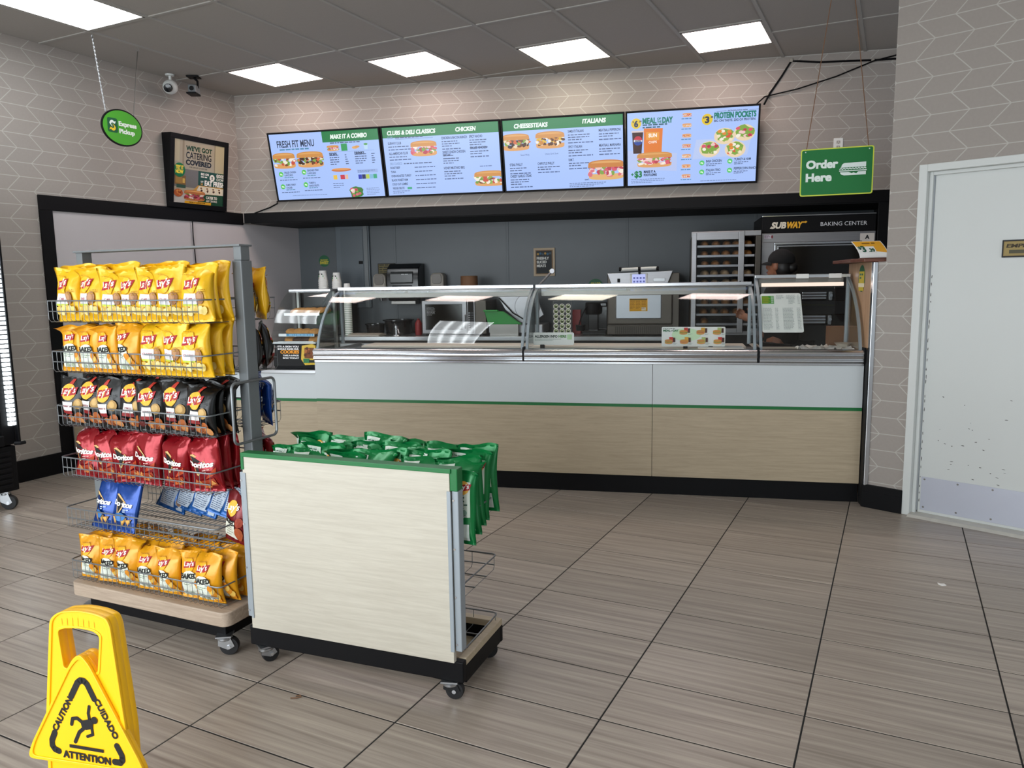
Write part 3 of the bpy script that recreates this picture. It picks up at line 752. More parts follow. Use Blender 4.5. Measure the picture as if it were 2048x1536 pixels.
# ------------------------------------------------------------------ back counter and everything on it
t = KT('back_counter', -2.9, 2.3, 0, 'steel back counter along the kitchen wall behind the sneeze guards', 'counter')
kb(MB().box(-5.0, -1.09, 1.99, 2.65, 0, .86), 'cabinet_body', 'steeld', t, None)
kb(MB().box(-5.0, -1.09, 1.95, 2.652, .885, .925), 'worktop', 'steel', t, None, .004); kb(MB().box(-5.0, -1.09, 1.975, 2.65, .86, .885), 'shadow_gap', 'blackm', t, None)
xs = [-5.0, -4.21, -3.42, -2.61, -1.81, -1.09]
for k, (p, q) in enumerate(zip(xs, xs[1:])):
    d = kb(MB().box(p+.012, q-.012, 1.972, 1.99, .12, .852), 'cabinet_door', 'steel', t, None, .003)
    hx = q-.05 if k % 2 == 0 else p+.05
    h = MB().box(hx-.02, hx+.02, 1.95, 1.972, .80, .83).build('handle', M['black'], d, None, .003); h2 = MB().box(hx-.008, hx+.008, 1.944, 1.95, .79, .835).build('latch', M['alu'], d, None, .001)
t = KT('microwave_oven', -3.28, 2.05, .925, 'steel commercial microwave oven with dark window on the back counter', 'microwave')
kb(MB().box(-3.611, -2.965, 2.065, 2.52, .945, 1.268), 'housing', 'steelkd', t, None, .004)
for u in (-3.57, -3.02):
    for v in (2.1, 2.48): kb(MB().lathe([(.018, .925), (.018, .946)], (u, v, 0), 10), 'foot', 'rubber', t)
d = kb(MB().box(-3.611, -3.155, 2.05, 2.065, .947, 1.268), 'door', 'steelk', t, None, .005)
MB().box(-3.575, -3.2, 2.046, 2.05, .985, 1.235).build('door_window', M['ovenglass'], d, None, .003)
MB().tube([(-3.172, 2.052, 1.0), (-3.172, 2.03, 1.01), (-3.172, 2.03, 1.12), (-3.172, 2.052, 1.13)], .007).build('door_handle', M['steelk'], d)
p = kb(MB().box(-3.15, -3.075, 2.05, 2.065, .947, 1.268), 'control_panel', 'steelk', t, None, .003)
MB().box(-3.142, -3.083, 2.047, 2.05, .955, 1.262).build('keypad', M['blackm'], p, None, .002)
cv = Canvas()
for i in range(3):
    for j in range(9): cv.rect(-3.137+i*.018, .965+j*.022, -3.123+i*.018, .978+j*.022, '#9b9ea2' if i == 0 else '#45494d', 1)
cv.lines(-3.56, 1.2, .09, 7, .012, .005, '#9b9ea2', 4)
o = cv.build('keypad_print', front(y=2.0455), M['ink'], p)
t = KT('card_roll', -3.19, 2.3, 1.268, 'round brown paper towel roll standing on the microwave', 'paper roll')
kb(MB().lathe([(.078, 1.27), (.088, 1.275), (.085, 1.5), (.08, 1.506), (.03, 1.506), (.03, 1.49)], (-3.19, 2.3, 0), 28), 'roll', 'card', t)
# slicer
t = KT('meat_slicer', -2.75, 2.2, .925, 'steel meat slicer with round blade plate and black control strip', 'slicer')
kb(MB().box(-2.96, -2.42, 2.12, 2.55, .945, 1.03), 'base', 'steelk', t, None, .01)
for u in (-2.92, -2.46):
    for v in (2.16, 2.5): kb(MB().lathe([(.02, .925), (.02, .946)], (u, v, 0), 10), 'foot', 'rubber', t)
kb(MB().box(-2.94, -2.72, 2.112, 2.12, .958, 1.012), 'control_strip', 'black', t, None, .003)
for k in range(5): kb(MB().lathe([(.011, 2.104), (.011, 2.113)], (-2.915+k*.042, 0, .985), 10, 'y'), 'button', 'steeld' if k else 'red', t)
pl = MB(); 
q = [Vector((-2.88, 2.2, 1.31)), Vector((-2.5, 2.2, 1.31)), Vector((-2.42, 2.2, 1.12)), Vector((-2.55, 2.2, 1.03)), Vector((-2.66, 2.2, 1.05)), Vector((-2.8, 2.2, 1.17))]
pl.prism([(v.x, v.z) for v in q], 2.18, 2.21, 'y'); kb(pl, 'meat_table', 'steelk', t, None, .004)
kb(MB().lathe([(.001, 2.17), (.12, 2.172), (.125, 2.178), (.001, 2.18)], (-2.58, 0, 1.2), 30, 'y'), 'blade', 'steelk', t)
kb(MB().tube([(-2.86, 2.165, 1.29), (-2.72, 2.16, 1.14), (-2.6, 2.16, 1.07)], .006), 'edge_guard', 'black', t)
kb(MB().tube([(-2.51, 2.05, 1.33), (-2.42, 2.02, 1.42), (-2.315, 2.0, 1.525)], .011, 8), 'push_handle', 'steelk', t); kb(MB().lathe([(.022, -.012), (.024, 0), (.022, .012)], (-2.305, 2.0, 1.535), 14, 'y'), 'handle_end', 'steelk', t)
kb(MB().tube([(-2.51, 2.06, 1.33), (-2.5, 2.1, 1.2), (-2.48, 2.15, 1.03)], .012, 8), 'handle_arm', 'steeld', t)
t = KT('green_crate', -2.8, 2.07, .94, 'bright green plastic bin tilted in front of the meat slicer', 'bin')
kb(MB().prism([(-2.985, 1.172), (-2.85, 1.172), (-2.85, 1.16), (-2.8, 1.16), (-2.7, 1.09), (-2.62, 1.035), (-2.945, 1.035)], 2.06, 2.11, 'y'), 'bin_body', 'greenpl', t, None, .004)
kb(MB().box(-2.99, -2.85, 2.05, 2.06, 1.158, 1.175), 'bin_rim', 'greenpl', t, None, .003); kb(MB().box(-2.93, -2.65, 2.062, 2.108, .926, 1.036), 'bin_foot', 'steeld', t, None)
# pods
t = KT('pod_rack', -2.24, 2.2, .925, 'narrow steel wire rack holding green topped coffee pods', 'rack')
fr = MB(); fr.tube([(-2.33, 2.2, .93), (-2.33, 2.2, 1.25), (-2.152, 2.2, 1.25), (-2.152, 2.2, .93)], .004, 6, True)
for k in range(7): fr.tube([(-2.33, 2.19, .935+k*.044), (-2.152, 2.19, .935+k*.044)], .002, 5)
kb(fr, 'wire_frame', 'steel', t); kb(MB().box(-2.335, -2.147, 2.16, 2.3, .925, .931), 'base_plate', 'steeld', t, None)
for j in range(6):
    for i in range(3):
        o = MB().lathe([(.018, .02), (.025, -.018), (.0255, -.021), (.022, -.0215), (.0215, -.0205), (.001, -.0205)], (0, 0, 0), 16, 'y').build('coffee_pod', M['paper'], None, 50)
        o.location = K.w(-2.30+i*.059, 2.20, .962+j*.0475); o.rotation_euler = (0, 0, K.a); tag(o, 'white rimmed coffee pod with a green lid in the wire rack', 'pod', 'coffee pods in the wire rack')
        cv = Canvas(); cv.disc(0, 0, .0195, .0195, '#7d8f5c', n=14); cv.poly([(-.013, -.008), (.004, -.012), (.014, .004), (-.004, .002)], '#25331f'); cv.disc(.003, .009, .008, .004, '#dfe4cf', n=8); cv.build('lid_print', front(y=-.0207), M['ink'], o)
t = KT('coffee_machine', -1.92, 2.2, .925, 'black single cup coffee machine between the pod rack and the steel oven', 'coffee machine')
kb(MB().box(-2.04, -1.81, 2.12, 2.42, .926, .965), 'base', 'smoke', t, None, .01); kb(MB().box(-1.95, -1.81, 2.28, 2.42, .96, 1.2), 'water_tank', 'smoke', t, None, .012)
kb(MB().lathe([(.07, 1.12), (.075, 1.14), (.075, 1.205), (.068, 1.225), (.04, 1.232)], (-1.945, 2.2, 0), 22), 'brew_head', 'black', t); kb(MB().box(-2.02, -1.81, 2.2, 2.41, 1.19, 1.235), 'top_lid', 'smoke', t, None, .012)
kb(MB().box(-1.99, -1.9, 2.22, 2.3, .96, 1.14), 'column', 'smoke', t, None, .006); kb(MB().tube([(-2.0, 2.14, 1.2), (-2.05, 2.13, 1.1), (-2.09, 2.13, .97)], .006), 'spout_hose', 'black', t)
kb(MB().lathe([(.035, .966), (.045, .975), (.047, 1.02), (.05, 1.024)], (-2.06, 2.15, 0), 16), 'drip_cup', 'smoke', t)
t = KT('red_box', -2.13, 2.3, .925, 'small red coffee box behind the coffee pod rack', 'box'); kb(MB().box(-2.16, -2.08, 2.33, 2.4, .925, 1.16), 'box', 'red', t, None, .002)
# rapid oven
t = KT('rapid_oven', -1.47, 2.0, .925, 'steel rapid cook oven with blue touch screen and yellow sticker', 'oven')
u0, u1 = -1.795, -1.2
kb(MB().box(u0, -1.14, 2.05, 2.6, .94, 1.50), 'housing', 'steelkd', t, None, .006)
kb(MB().prism([(u0+.0, 1.505), (u1, 1.52), (u1-.06, 1.365), (u0+.055, 1.36)], 2.0, 2.05, 'y'), 'control_panel', 'steelk', t, None, .004)
kb(MB().box(u0, u1, 2.02, 2.05, 1.03, 1.37), 'door', 'steelkd', t, None, .012)
w_ = kb(MB().box(-1.715, -1.3, 2.008, 2.022, 1.085, 1.325), 'door_plate', mat('pale_steel', '#a4a8ae', .35, .7, .05), t, None, .01)
kb(MB().box(u0, u1, 2.02, 2.05, .94, 1.02), 'lower_panel', 'steelkd', t, None, .004)
gr = MB()
for j in range(7):
    for i in range(30): gr.box(-1.72+i*.0175, -1.71+i*.0175, 2.0175, 2.021, .95+j*.0095, .955+j*.0095)
kb(gr, 'vent_grille', 'black', t, None)
kb(MB().tube([(-1.665, 1.985, 1.535), (-1.345, 1.985, 1.545)], .016, 10), 'handle_bar', 'whitep', t)
for u in (-1.672, -1.338, -1.5): kb(MB().lathe([(.018, -.012), (.018, .012)], (u, 1.985, 1.54), 12, 'x'), 'handle_end', 'black', t)
kb(MB().box(-1.51, -1.49, 1.975, 2.0, 1.49, 1.545), 'latch', 'black', t, None, .004)
sp_ = kb(MB().box(-1.585, -1.425, 1.994, 2.0, 1.375, 1.5), 'screen_bezel', 'whitep', t, None, .003)
cv = Canvas(); cv.rect(-1.565, 1.39, -1.445, 1.492, '#aeb6ee'); cv.rect(-1.565, 1.39, -1.445, 1.403, '#4f59b8')
for i in range(4):
    for j in range(2): cv.rect(-1.555+i*.029, 1.418+j*.032, -1.538+i*.029, 1.434+j*.032, '#3e4692')
cv.build('screen_picture', front(y=1.9938), M['screen'], sp_)
kb(MB().box(-1.7, -1.675, 1.994, 2.0, 1.42, 1.455), 'power_switch', 'black', t, None, .002); kb(MB().box(-1.375, -1.27, 1.994, 2.0, 1.425, 1.455), 'badge', 'zinc', t, None, .002)
cv = Canvas(); cv.rect(-1.59, 1.155, -1.425, 1.27, '#d9a326'); cv.rect(-1.585, 1.256, -1.43, 1.268, '#6b5a22'); cv.rect(-1.48, 1.16, -1.44, 1.19, '#e6dfc8')
for k in range(3): cv.lines(-1.583+k*.052, 1.245, .044, 7, .011, .004, '#8c5f16', k)
kc(cv, 'yellow_sticker', front(y=2.0078), 'ink', t)
for a_, z_ in ((-1.76, .925), (-1.18, .925)):
    for v in (2.08, 2.55): kb(MB().lathe([(.02, .925), (.02, .942)], (a_, v, 0), 8), 'foot', 'rubber', t)
# sink end: tubs, tap, papers
def tub(u, v, r, h, lab):
    o = MB().lathe([(r*.8, 0), (r*.86, .01), (r*.96, h-.012), (r*1.08, h-.01), (r*1.08, h), (r*.94, h), (r*.84, .02), (.001, .02)], (0, 0, 0), 24).build('plastic_tub', M['smoke'], None, 40)
    o.location = K.w(u, v, .925); return tag(o, lab, 'tub', 'black tubs on the back counter')
tub(-3.96, 2.33, .15, .15, 'large round black tub on the back counter beside the microwave'); tub(-4.2, 2.3, .1, .11, 'small round black tub on the back counter under the towel dispenser')
t = KT('chrome_tap', -3.9, 2.1, .925, 'small chrome tap standing in front of the large black tub', 'tap')
kb(MB().lathe([(.045, .925), (.04, .935), (.014, .94), (.013, 1.0), (.022, 1.005), (.022, 1.02), (.01, 1.03)], (-3.9, 2.1, 0), 16), 'tap_body', 'alu', t)
kb(MB().tube([(-3.9, 2.1, .99), (-3.87, 2.07, .985), (-3.85, 2.04, .95)], .009, 8), 'spout', 'alu', t); kb(MB().tube([(-3.9, 2.1, 1.02), (-3.915, 2.09, 1.05)], .008, 8), 'lever', 'alu', t)
t = KT('paper_sheets', -4.25, 2.08, .925, 'loose pale paper sheets on the back counter near the cup stack', 'paper'); kb(MB().prism([(2.0, .926), (2.2, .926), (2.2, .934), (2.1, .952), (2.0, .94)], -4.38, -4.05, 'x'), 'sheets', 'cream', t, 60)
t = KT('red_bottle', -3.7, 2.3, .925, 'red plastic bottle squeezed between black tub and microwave', 'bottle'); kb(MB().lathe([(.032, .925), (.036, .94), (.036, 1.04), (.02, 1.07), (.012, 1.075), (.012, 1.09)], (-3.7, 2.2, 0), 14), 'bottle', 'red', t)
# cups
t = KT('cup_cabinet', -4.75, 2.3, .925, 'black counter cabinet under two short stacks of paper cups', 'cabinet'); kb(MB().box(-4.98, -4.52, 2.1, 2.6, .925, 1.385), 'body', 'black', t, None, .006); kb(MB().box(-4.96, -4.54, 2.09, 2.1, .95, 1.36), 'front_panel', 'smoke', t, None, .003)
def cupm(r, h, name):
    me = MB().lathe([(r*.72, 0), (r*.98, h*.94), (r*1.04, h*.95), (r*1.04, h), (r*.94, h), (r*.7, .004)], (0, 0, 0), 20).mesh(name)
    me.polygons.foreach_set('use_smooth', [True]*len(me.polygons)); me.set_sharp_from_angle(angle=.6); me.materials.append(M['paper']); return me
cm = cupm(.05, .11, 'paper_cup'); cs = cupm(.04, .1, 'paper_cup')
def cupstack(u, v, z, n, me, h, step, lab, grp, band=None):
    for k in range(n):
        o = bpy.data.objects.new('paper_cup', me); COL.objects.link(o); o.location = K.w(u, v, z+h+k*step); o.rotation_euler = (PI, 0, K.a); tag(o, lab, 'cup', grp)
        if band:
            rr = .04 if me is cs else .05
            b0 = MB().lathe([(rr*1.046, h-.006), (rr*1.046, h-.002)], (0, 0, 0), 20).build('green_rim', M['green'], o, 40)
        elif k == n-1 or k == 0:
            cv = Canvas()
            for j in range(3): cv.rect(-.9+j*.12, .03+j*.02, .3+j*.2, .042+j*.02, ['#1d3a2c', '#3c9b3c', '#d6b82c'][j])
            cv.build('cup_print', lambda a, b_, l: (math.sin(a)*.0475, math.cos(a)*.0475, b_+.0), M['ink'], o)
cupstack(-4.71, 2.2, 1.385, 5, cm, .11, .022, 'white paper cup in the taller stack on the black cabinet', 'cups in the taller stack')
cupstack(-4.56, 2.2, 1.385, 4, cm, .11, .022, 'white paper cup in the shorter stack on the black cabinet', 'cups in the shorter stack')
cupstack(-4.43, 2.15, .925, 24, cs, .1, .0185, 'green rimmed paper cup in the tall slim stack by the cookie case', 'cups in the tall slim stack', True)

# wall fittings of the kitchen
t = KT('electrical_panel', -4.56, 2.657, 1.19, 'tall grey electrical panel door on the kitchen back wall', 'panel')
kb(MB().box(-4.75, -4.37, 2.628, 2.657, 1.19, 2.054), 'panel_box', mat('panel_grey', '#5d666c', .45, 0, .04), t, None, .004); kb(MB().box(-4.69, -4.44, 2.622, 2.628, 1.23, 2.02), 'panel_door', mat('panel_grey_door', '#565f65', .4, 0, .04), t, None, .002)
kb(MB().box(-4.49, -4.445, 2.614, 2.622, 1.655, 1.685), 'latch', 'black', t, None, .003); kb(MB().box(-4.43, -4.385, 2.618, 2.628, 1.19, 2.054), 'edge_bar', 'greypaint', t, None, .002)
def wallsticker(name, u, z, r, lines_, lab):
    t = KT(name, u, 2.655, z, lab, 'sticker'); kb(MB().lathe([(r, 2.654), (r, 2.6565)], (u, 0, z), 30, 'y'), 'sticker_disc', mat('sticker_green', '#0c5a35', .5), t)
    cv = Canvas()
    for s_, zz, h, wd_ in lines_: cv.text(s_, u, z+zz, h, '#c9b93a', 2, 'c', wd_)
    kc(cv, 'sticker_print', front(y=2.6538), 'ink', t)
wallsticker('sweet_sticker', -4.905, 1.695, .062, [('DELICIOUSLY', .004, .012, .085), ('SWEET', -.034, .03, .1)], 'round green sticker reading sweet on the back wall above the paper cups')
wallsticker('round_wall_sticker', -1.965, 1.38, .078, [('OH SO', .01, .03, .1)], 'round green sticker half hidden behind the glass guard beside the steel oven')
t = KT('hand_washing_sign', -4.19, 2.655, 1.6, 'small black and yellow notice beside the towel dispenser', 'sign'); kb(MB().box(-4.29, -4.09, 2.648, 2.657, 1.545, 1.655), 'plate', 'kdark', t, None, .002)
cv = Canvas(); cv.rect(-4.28, 1.552, -4.1, 1.648, '#6b6034'); cv.lines(-4.272, 1.632, .165, 4, .024, .012, '#2b2716', 6); kc(cv, 'sign_print', front(y=2.6478), 'ink', t)
t = KT('towel_dispenser', -3.96, 2.5, 1.22, 'large black paper towel dispenser on the kitchen back wall', 'dispenser')
kb(MB().prism([(2.656, 1.26), (2.5, 1.26), (2.46, 1.3), (2.44, 1.5), (2.47, 1.6), (2.55, 1.645), (2.656, 1.645)], -4.12, -3.77, 'x'), 'cover', 'smoke', t, 25, .008)
kb(MB().prism([(2.455, 1.43), (2.434, 1.45), (2.432, 1.54), (2.46, 1.565)], -4.075, -3.83, 'x'), 'window', mat('smoky_window', '#4a4c4c', .25, 0, .05), t, 30, .004)
kb(MB().box(-4.06, -3.84, 2.44, 2.46, 1.31, 1.42), 'lower_cover', 'black', t, None, .006); kb(MB().box(-4.09, -3.82, 2.48, 2.62, 1.225, 1.26), 'drip_tray', 'steeld', t, None, .004)
cv = Canvas(); cv.rect(-4.03, 1.36, -3.9, 1.40, '#b9bdc2'); cv.lines(-4.02, 1.372, .1, 2, .012, .007, '#3a4a66', 2); cv.lines(-3.95, 1.53, .08, 1, .01, .008, '#c8ccce', 5, 1); kc(cv, 'dispenser_label', front(y=2.431), 'ink', t)
def soap(u, lab):
    t = KT('soap_dispenser', u, 2.55, 1.32, lab, 'dispenser', 'soap dispensers')
    kb(MB().prism(rrect(u-.072, 1.30, u+.072, 1.545, .05, 6), 2.53, 2.657, 'y'), 'case', 'cream', t, 30, .012); kb(MB().prism(rrect(u-.052, 1.43, u+.052, 1.535, .03, 5), 2.522, 2.531, 'y'), 'window', mat('beige_window', '#6c655c', .35), t, None, .003)
    kb(MB().prism(rrect(u-.05, 1.30, u+.05, 1.40, .02, 4), 2.518, 2.531, 'y'), 'push_bar', 'cream', t, None, .004); kb(MB().lathe([(.016, 1.26), (.022, 1.3)], (u, 2.58, 0), 12), 'nozzle', 'alu', t)
soap(-4.235, 'beige soap dispenser below the black and yellow notice'); soap(-3.6, 'beige soap dispenser between the towel dispenser and the brown roll')
t = KT('framed_poster', -2.487, 2.655, 1.49, 'wood framed black poster reading freshly sliced meats', 'poster')
kb(MB().box(-2.597, -2.378, 2.64, 2.657, 1.492, 1.776), 'frame', mat('pale_frame', '#b39f84', .5), t, None, .002); kb(MB().box(-2.577, -2.398, 2.637, 2.641, 1.512, 1.756), 'backing', 'blackm', t, None)
cv = Canvas(); cv.rect(-2.577, 1.512, -2.398, 1.756, '#8a6a45'); cv.rect(-2.568, 1.52, -2.408, 1.748, '#14181b')
for k in range(6): cv.disc(-2.55+k*.025, 1.715+.006*(k % 2), .012, .012, ['#b08a3a', '#2f5f7a', '#3a4a55'][k % 3], n=9)
for s_, z in (('FRESHLY', 1.66), ('SLICED', 1.622), ('MEATS', 1.584)): cv.text(s_, -2.562, z, .026, '#d8d8d2', 2, fit={'FRESHLY': .125, 'SLICED': .1, 'MEATS': .092}[s_])
cv.disc(-2.425, 1.545, .012, .012, '#c8b060', n=10); kc(cv, 'poster_print', front(y=2.6365), 'ink', t)

# ------------------------------------------------------------------ bread cabinet
t = KT('bread_cabinet', -.76, 1.76, 0, 'tall steel bread cabinet with sliding glass door and loaves on trays', 'cabinet')
a, b_ = -1.046, -.466
kb(MB().box(a, b_, 1.78, 2.5, .1, .95), 'lower_body', 'blackm', t, None, .004); kb(MB().box(a, b_, 1.77, 2.5, .95, .985), 'sill', 'steelk', t, None, .003)
kb(MB().box(a, b_, 1.77, 2.5, 1.80, 1.846), 'head', 'steelk', t, None, .004); kb(MB().box(a, a+.03, 1.77, 2.5, .985, 1.80), 'side_wall', 'steelkd', t, None, .003); kb(MB().box(b_-.045, b_, 1.77, 2.5, .985, 1.80), 'side_wall', 'steelkd', t, None, .003)
kb(MB().box(a, b_, 2.48, 2.5, .985, 1.80), 'back_wall', 'kdark', t, None)
for x in (a+.05, b_-.05):
    for v in (1.85, 2.42): kb(MB().lathe([(.02, 0), (.02, .1)], (x, v, 0), 8), 'foot', 'black', t)
d = kb(MB().box(a+.004, a+.044, 1.752, 1.768, .97, 1.835).box(-.652, -.604, 1.752, 1.768, .97, 1.84).box(a+.044, -.652, 1.752, 1.768, 1.772, 1.838).box(a+.044, -.652, 1.752, 1.768, .97, 1.012), 'sliding_door', 'steelk', t, None, .003)
MB().box(a+.044, -.652, 1.758, 1.761, 1.012, 1.772).build('door_pane', M['glassd'], d, None)
MB().box(-.64, -.626, 1.735, 1.752, 1.3, 1.42).build('door_handle', M['black'], d, None, .003)
tray = []
for k in range(9):
    z = 1.722-k*.0845; tray.append(z)
    kb(MB().box(a+.05, b_-.05, 1.80, 2.4, z-.006, z).box(a+.05, b_-.05, 1.795, 1.801, z-.012, z+.008), 'bread_tray', 'steelk', t, None, .001)
bm_ = {}
def loaf(seed):
    rd = random.Random(seed); v = []; L = .26
    m = MB(); n = 12; ring = []
    for i in range(13):
        s_ = i/12; k = math.sin(PI*min(1, max(0, s_*.94+.03)))**.35; y = L*s_
        for q in range(n):
            a_ = 2*PI*q/n; x = math.cos(a_)*.039*k; z = math.sin(a_)*.034*k
            z = max(z, -.012)+.012; v.append((x+rd.uniform(-.001, .001), y, z*1.1))
    f = [tuple(range(n)), tuple(range(13*n-1, 12*n-1, -1))]+[(i*n+q, i*n+(q+1) % n, (i+1)*n+(q+1) % n, (i+1)*n+q) for i in range(12) for q in range(n)]
    return m.add(v, f)
for kind in ('bread', 'breadp'):
    me = loaf(3).mesh('bread_loaf'); bm2 = bmesh.new(); bm2.from_mesh(me); bmesh.ops.recalc_face_normals(bm2, faces=bm2.faces); bm2.to_mesh(me); bm2.free()
    me.polygons.foreach_set('use_smooth', [True]*len(me.polygons)); me.materials.append(M[kind]); bm_[kind] = me
order = ['topmost', 'second', 'third', 'fourth', 'fifth', 'sixth', 'seventh', 'eighth', 'lowest']
count = [5, 5, 3, 5, 4, 4, 5, 4, 1]; rd = random.Random(11)
for k in range(9):
    for i in range(count[k]):
        kind = 'breadp' if k in (3, 4) else 'bread'
        o = bpy.data.objects.new('bread_loaf', bm_[kind]); COL.objects.link(o)
        o.location = K.w(-.925+i*.0905+rd.uniform(-.006, .006), 1.825+rd.uniform(0, .02), tray[k]+.001); o.rotation_euler = (0, 0, K.a+rd.uniform(-.04, .04)); s_ = rd.uniform(.92, 1.08); o.scale = (s_, s_, s_)
        tag(o, 'bread loaf on the %s tray of the bread cabinet' % order[k] if count[k] > 1 else 'single bread loaf alone on the lowest tray of the bread cabinet', 'bread', 'loaves on the %s tray' % order[k] if count[k] > 1 else None)

# ------------------------------------------------------------------ baking centre
t = KT('baking_oven', 0, 1.9, 0, 'big black and steel baking oven with lettered sign band beside the bread cabinet', 'oven')
a, b_ = -.45, .468
kb(MB().box(a, b_, 1.93, 2.62, .06, 1.97), 'body', 'kdark', t, None, .004)
kb(MB().box(a, b_, 1.9, 1.93, 1.826, 1.962), 'sign_band', 'black', t, None, .003); kb(MB().box(a, b_, 1.895, 1.93, 1.962, 1.972), 'top_trim', 'alu', t, None, .002)
kb(MB().box(a, b_, 1.895, 1.93, 1.742, 1.822), 'head_panel', 'steelk', t, None, .004); kb(MB().box(a, -.345, 1.895, 1.93, 1.3, 1.745), 'side_panel', 'steelk', t, None, .004); kb(MB().box(.36, b_, 1.895, 1.93, 1.3, 1.745), 'side_panel', 'steelkd', t, None, .004)
d = kb(MB().box(-.345, .36, 1.9, 1.93, 1.34, 1.742), 'oven_door', 'kdark', t, None, .003)
for q in ((-.345, .36, 1.722, 1.742), (-.345, -.325, 1.34, 1.722)): MB().box(q[0], q[1], 1.88, 1.9, q[2], q[3]).build('door_frame', M['alu'], d, None, .003)
for q in ((-.32, .36, 1.703, 1.717), (-.32, -.306, 1.34, 1.703)): MB().box(q[0], q[1], 1.886, 1.9, q[2], q[3]).build('inner_frame', M['zinc'], d, None, .003)
MB().box(-.306, .355, 1.896, 1.9, 1.345, 1.703).build('oven_window', M['ovenglass'], d, None)
for k, (z0, z1) in enumerate(((1.25, 1.318), (1.04, 1.116))):
    for q in range(3):
        zz = z0+(z1-z0)*q/3; kb(MB().box(-.105, .096, 1.88-.004*(q == 1), 1.93, zz+.002, zz+(z1-z0)/3-.002), 'door_handle', 'alu', t, None, .004)
    kb(MB().prism(rrect(.112, z0-.01, .146, z1, .012), 1.885, 1.93, 'y'), 'latch', 'zinc', t, None, .005); kb(MB().lathe([(.014, 1.87), (.014, 1.886)], (.129, 0, (z0+z1)/2), 12, 'y'), 'latch_knob', 'alu', t)
kb(MB().box(-.345, .3, 1.91, 1.93, .72, 1.03), 'lower_door', 'ovenglass', t, None, .004); kb(MB().box(-.345, .36, 1.91, 1.93, 1.12, 1.24), 'middle_door', 'ovenglass', t, None, .004)
cv = Canvas()
cv.text('SUB', -.374, 1.862, .052, '#e6dfce', 2, fit=.118, shear=.2); cv.text('WAY', -.252, 1.862, .052, '#f0b32a', 2, fit=.125, shear=.2)
cv.poly([(-.385, 1.862), (-.36, 1.858), (-.36, 1.872), (-.378, 1.874)], '#e6dfce'); cv.poly([(-.128, 1.905), (-.096, 1.905), (-.098, 1.899), (-.079, 1.911), (-.094, 1.922), (-.096, 1.916), (-.125, 1.915)], '#f0b32a')
cv.text('BAKING CENTER', .028, 1.873, .032, '#dfe3e8', 0, fit=.37)
kc(cv, 'sign_lettering', front(y=1.8995), 'ink', t)
cv = Canvas(); cv.rect(-.43, 1.775, -.37, 1.808, '#c9c3cf'); cv.lines(-.427, 1.8, .05, 3, .009, .004, '#7a6a78', 1); cv.disc(-.365, 1.792, .008, .014, '#7a2028', n=9); cv.rect(.345, 1.73, .458, 1.802, '#d8d2cc'); cv.text('A', .402, 1.755, .032, '#15161a', 2, 'c')
kc(cv, 'oven_sticker', front(y=1.894), 'ink', t)
# ------------------------------------------------------------------ menu screens (leaning out from the upper wall)
rdm = random.Random(77)
def food(cv, x, y, w_, h, fill, seed=0, bun='#dca060', top='#cf8f48', cut=None):
    """a filled roll as printed: bread below, filling strips, bread above"""
    rd = random.Random(seed)
    cv.poly([(x-w_*.49, y-h*.18)]+[(x-w_*.49*math.cos(PI*i/14), y-h*(.2+.24*math.sin(PI*i/14)**.35)) for i in range(1, 14)]+[(x+w_*.49, y-h*.18)], bun)
    for k in range(46):
        cv.disc(x+rd.uniform(-.46, .46)*w_, y+rd.uniform(-.24, .14)*h, w_*rd.uniform(.04, .1), h*rd.uniform(.05, .11), fill[k % len(fill)], n=8, jag=.5, seed=seed+k, rot=rd.uniform(-.6, .6))
    pts = [(x-w_*.5, y+h*.1)]+[(x-w_*.5*math.cos(PI*i/14), y+h*(.12+.3*math.sin(PI*i/14)**.4)) for i in range(1, 14)]+[(x+w_*.5, y+h*.1)]
    cv.poly(pts, top); cv.poly([(x-w_*.42, y+h*.28)]+[(x-w_*.42*math.cos(PI*i/8), y+h*(.28+.09*math.sin(PI*i/8))) for i in range(1, 8)]+[(x+w_*.42, y+h*.28)], '#dfa560')
VEG = ['#6f9c3a', '#efe6d6', '#c8503c', '#8cb04a', '#f2ead9', '#7a4a30']; STEAK = ['#4a2a1c', '#6a3d26', '#7fa544', '#d26a3a', '#3a2016', '#e6d8b8']; HAM = ['#d8586a', '#eec6c2', '#b83a4e', '#7fa544', '#f3ebdc', '#d9707c']
BG = '#a9c4fb'; INK = '#22314e'; GR = '#0e7a3f'
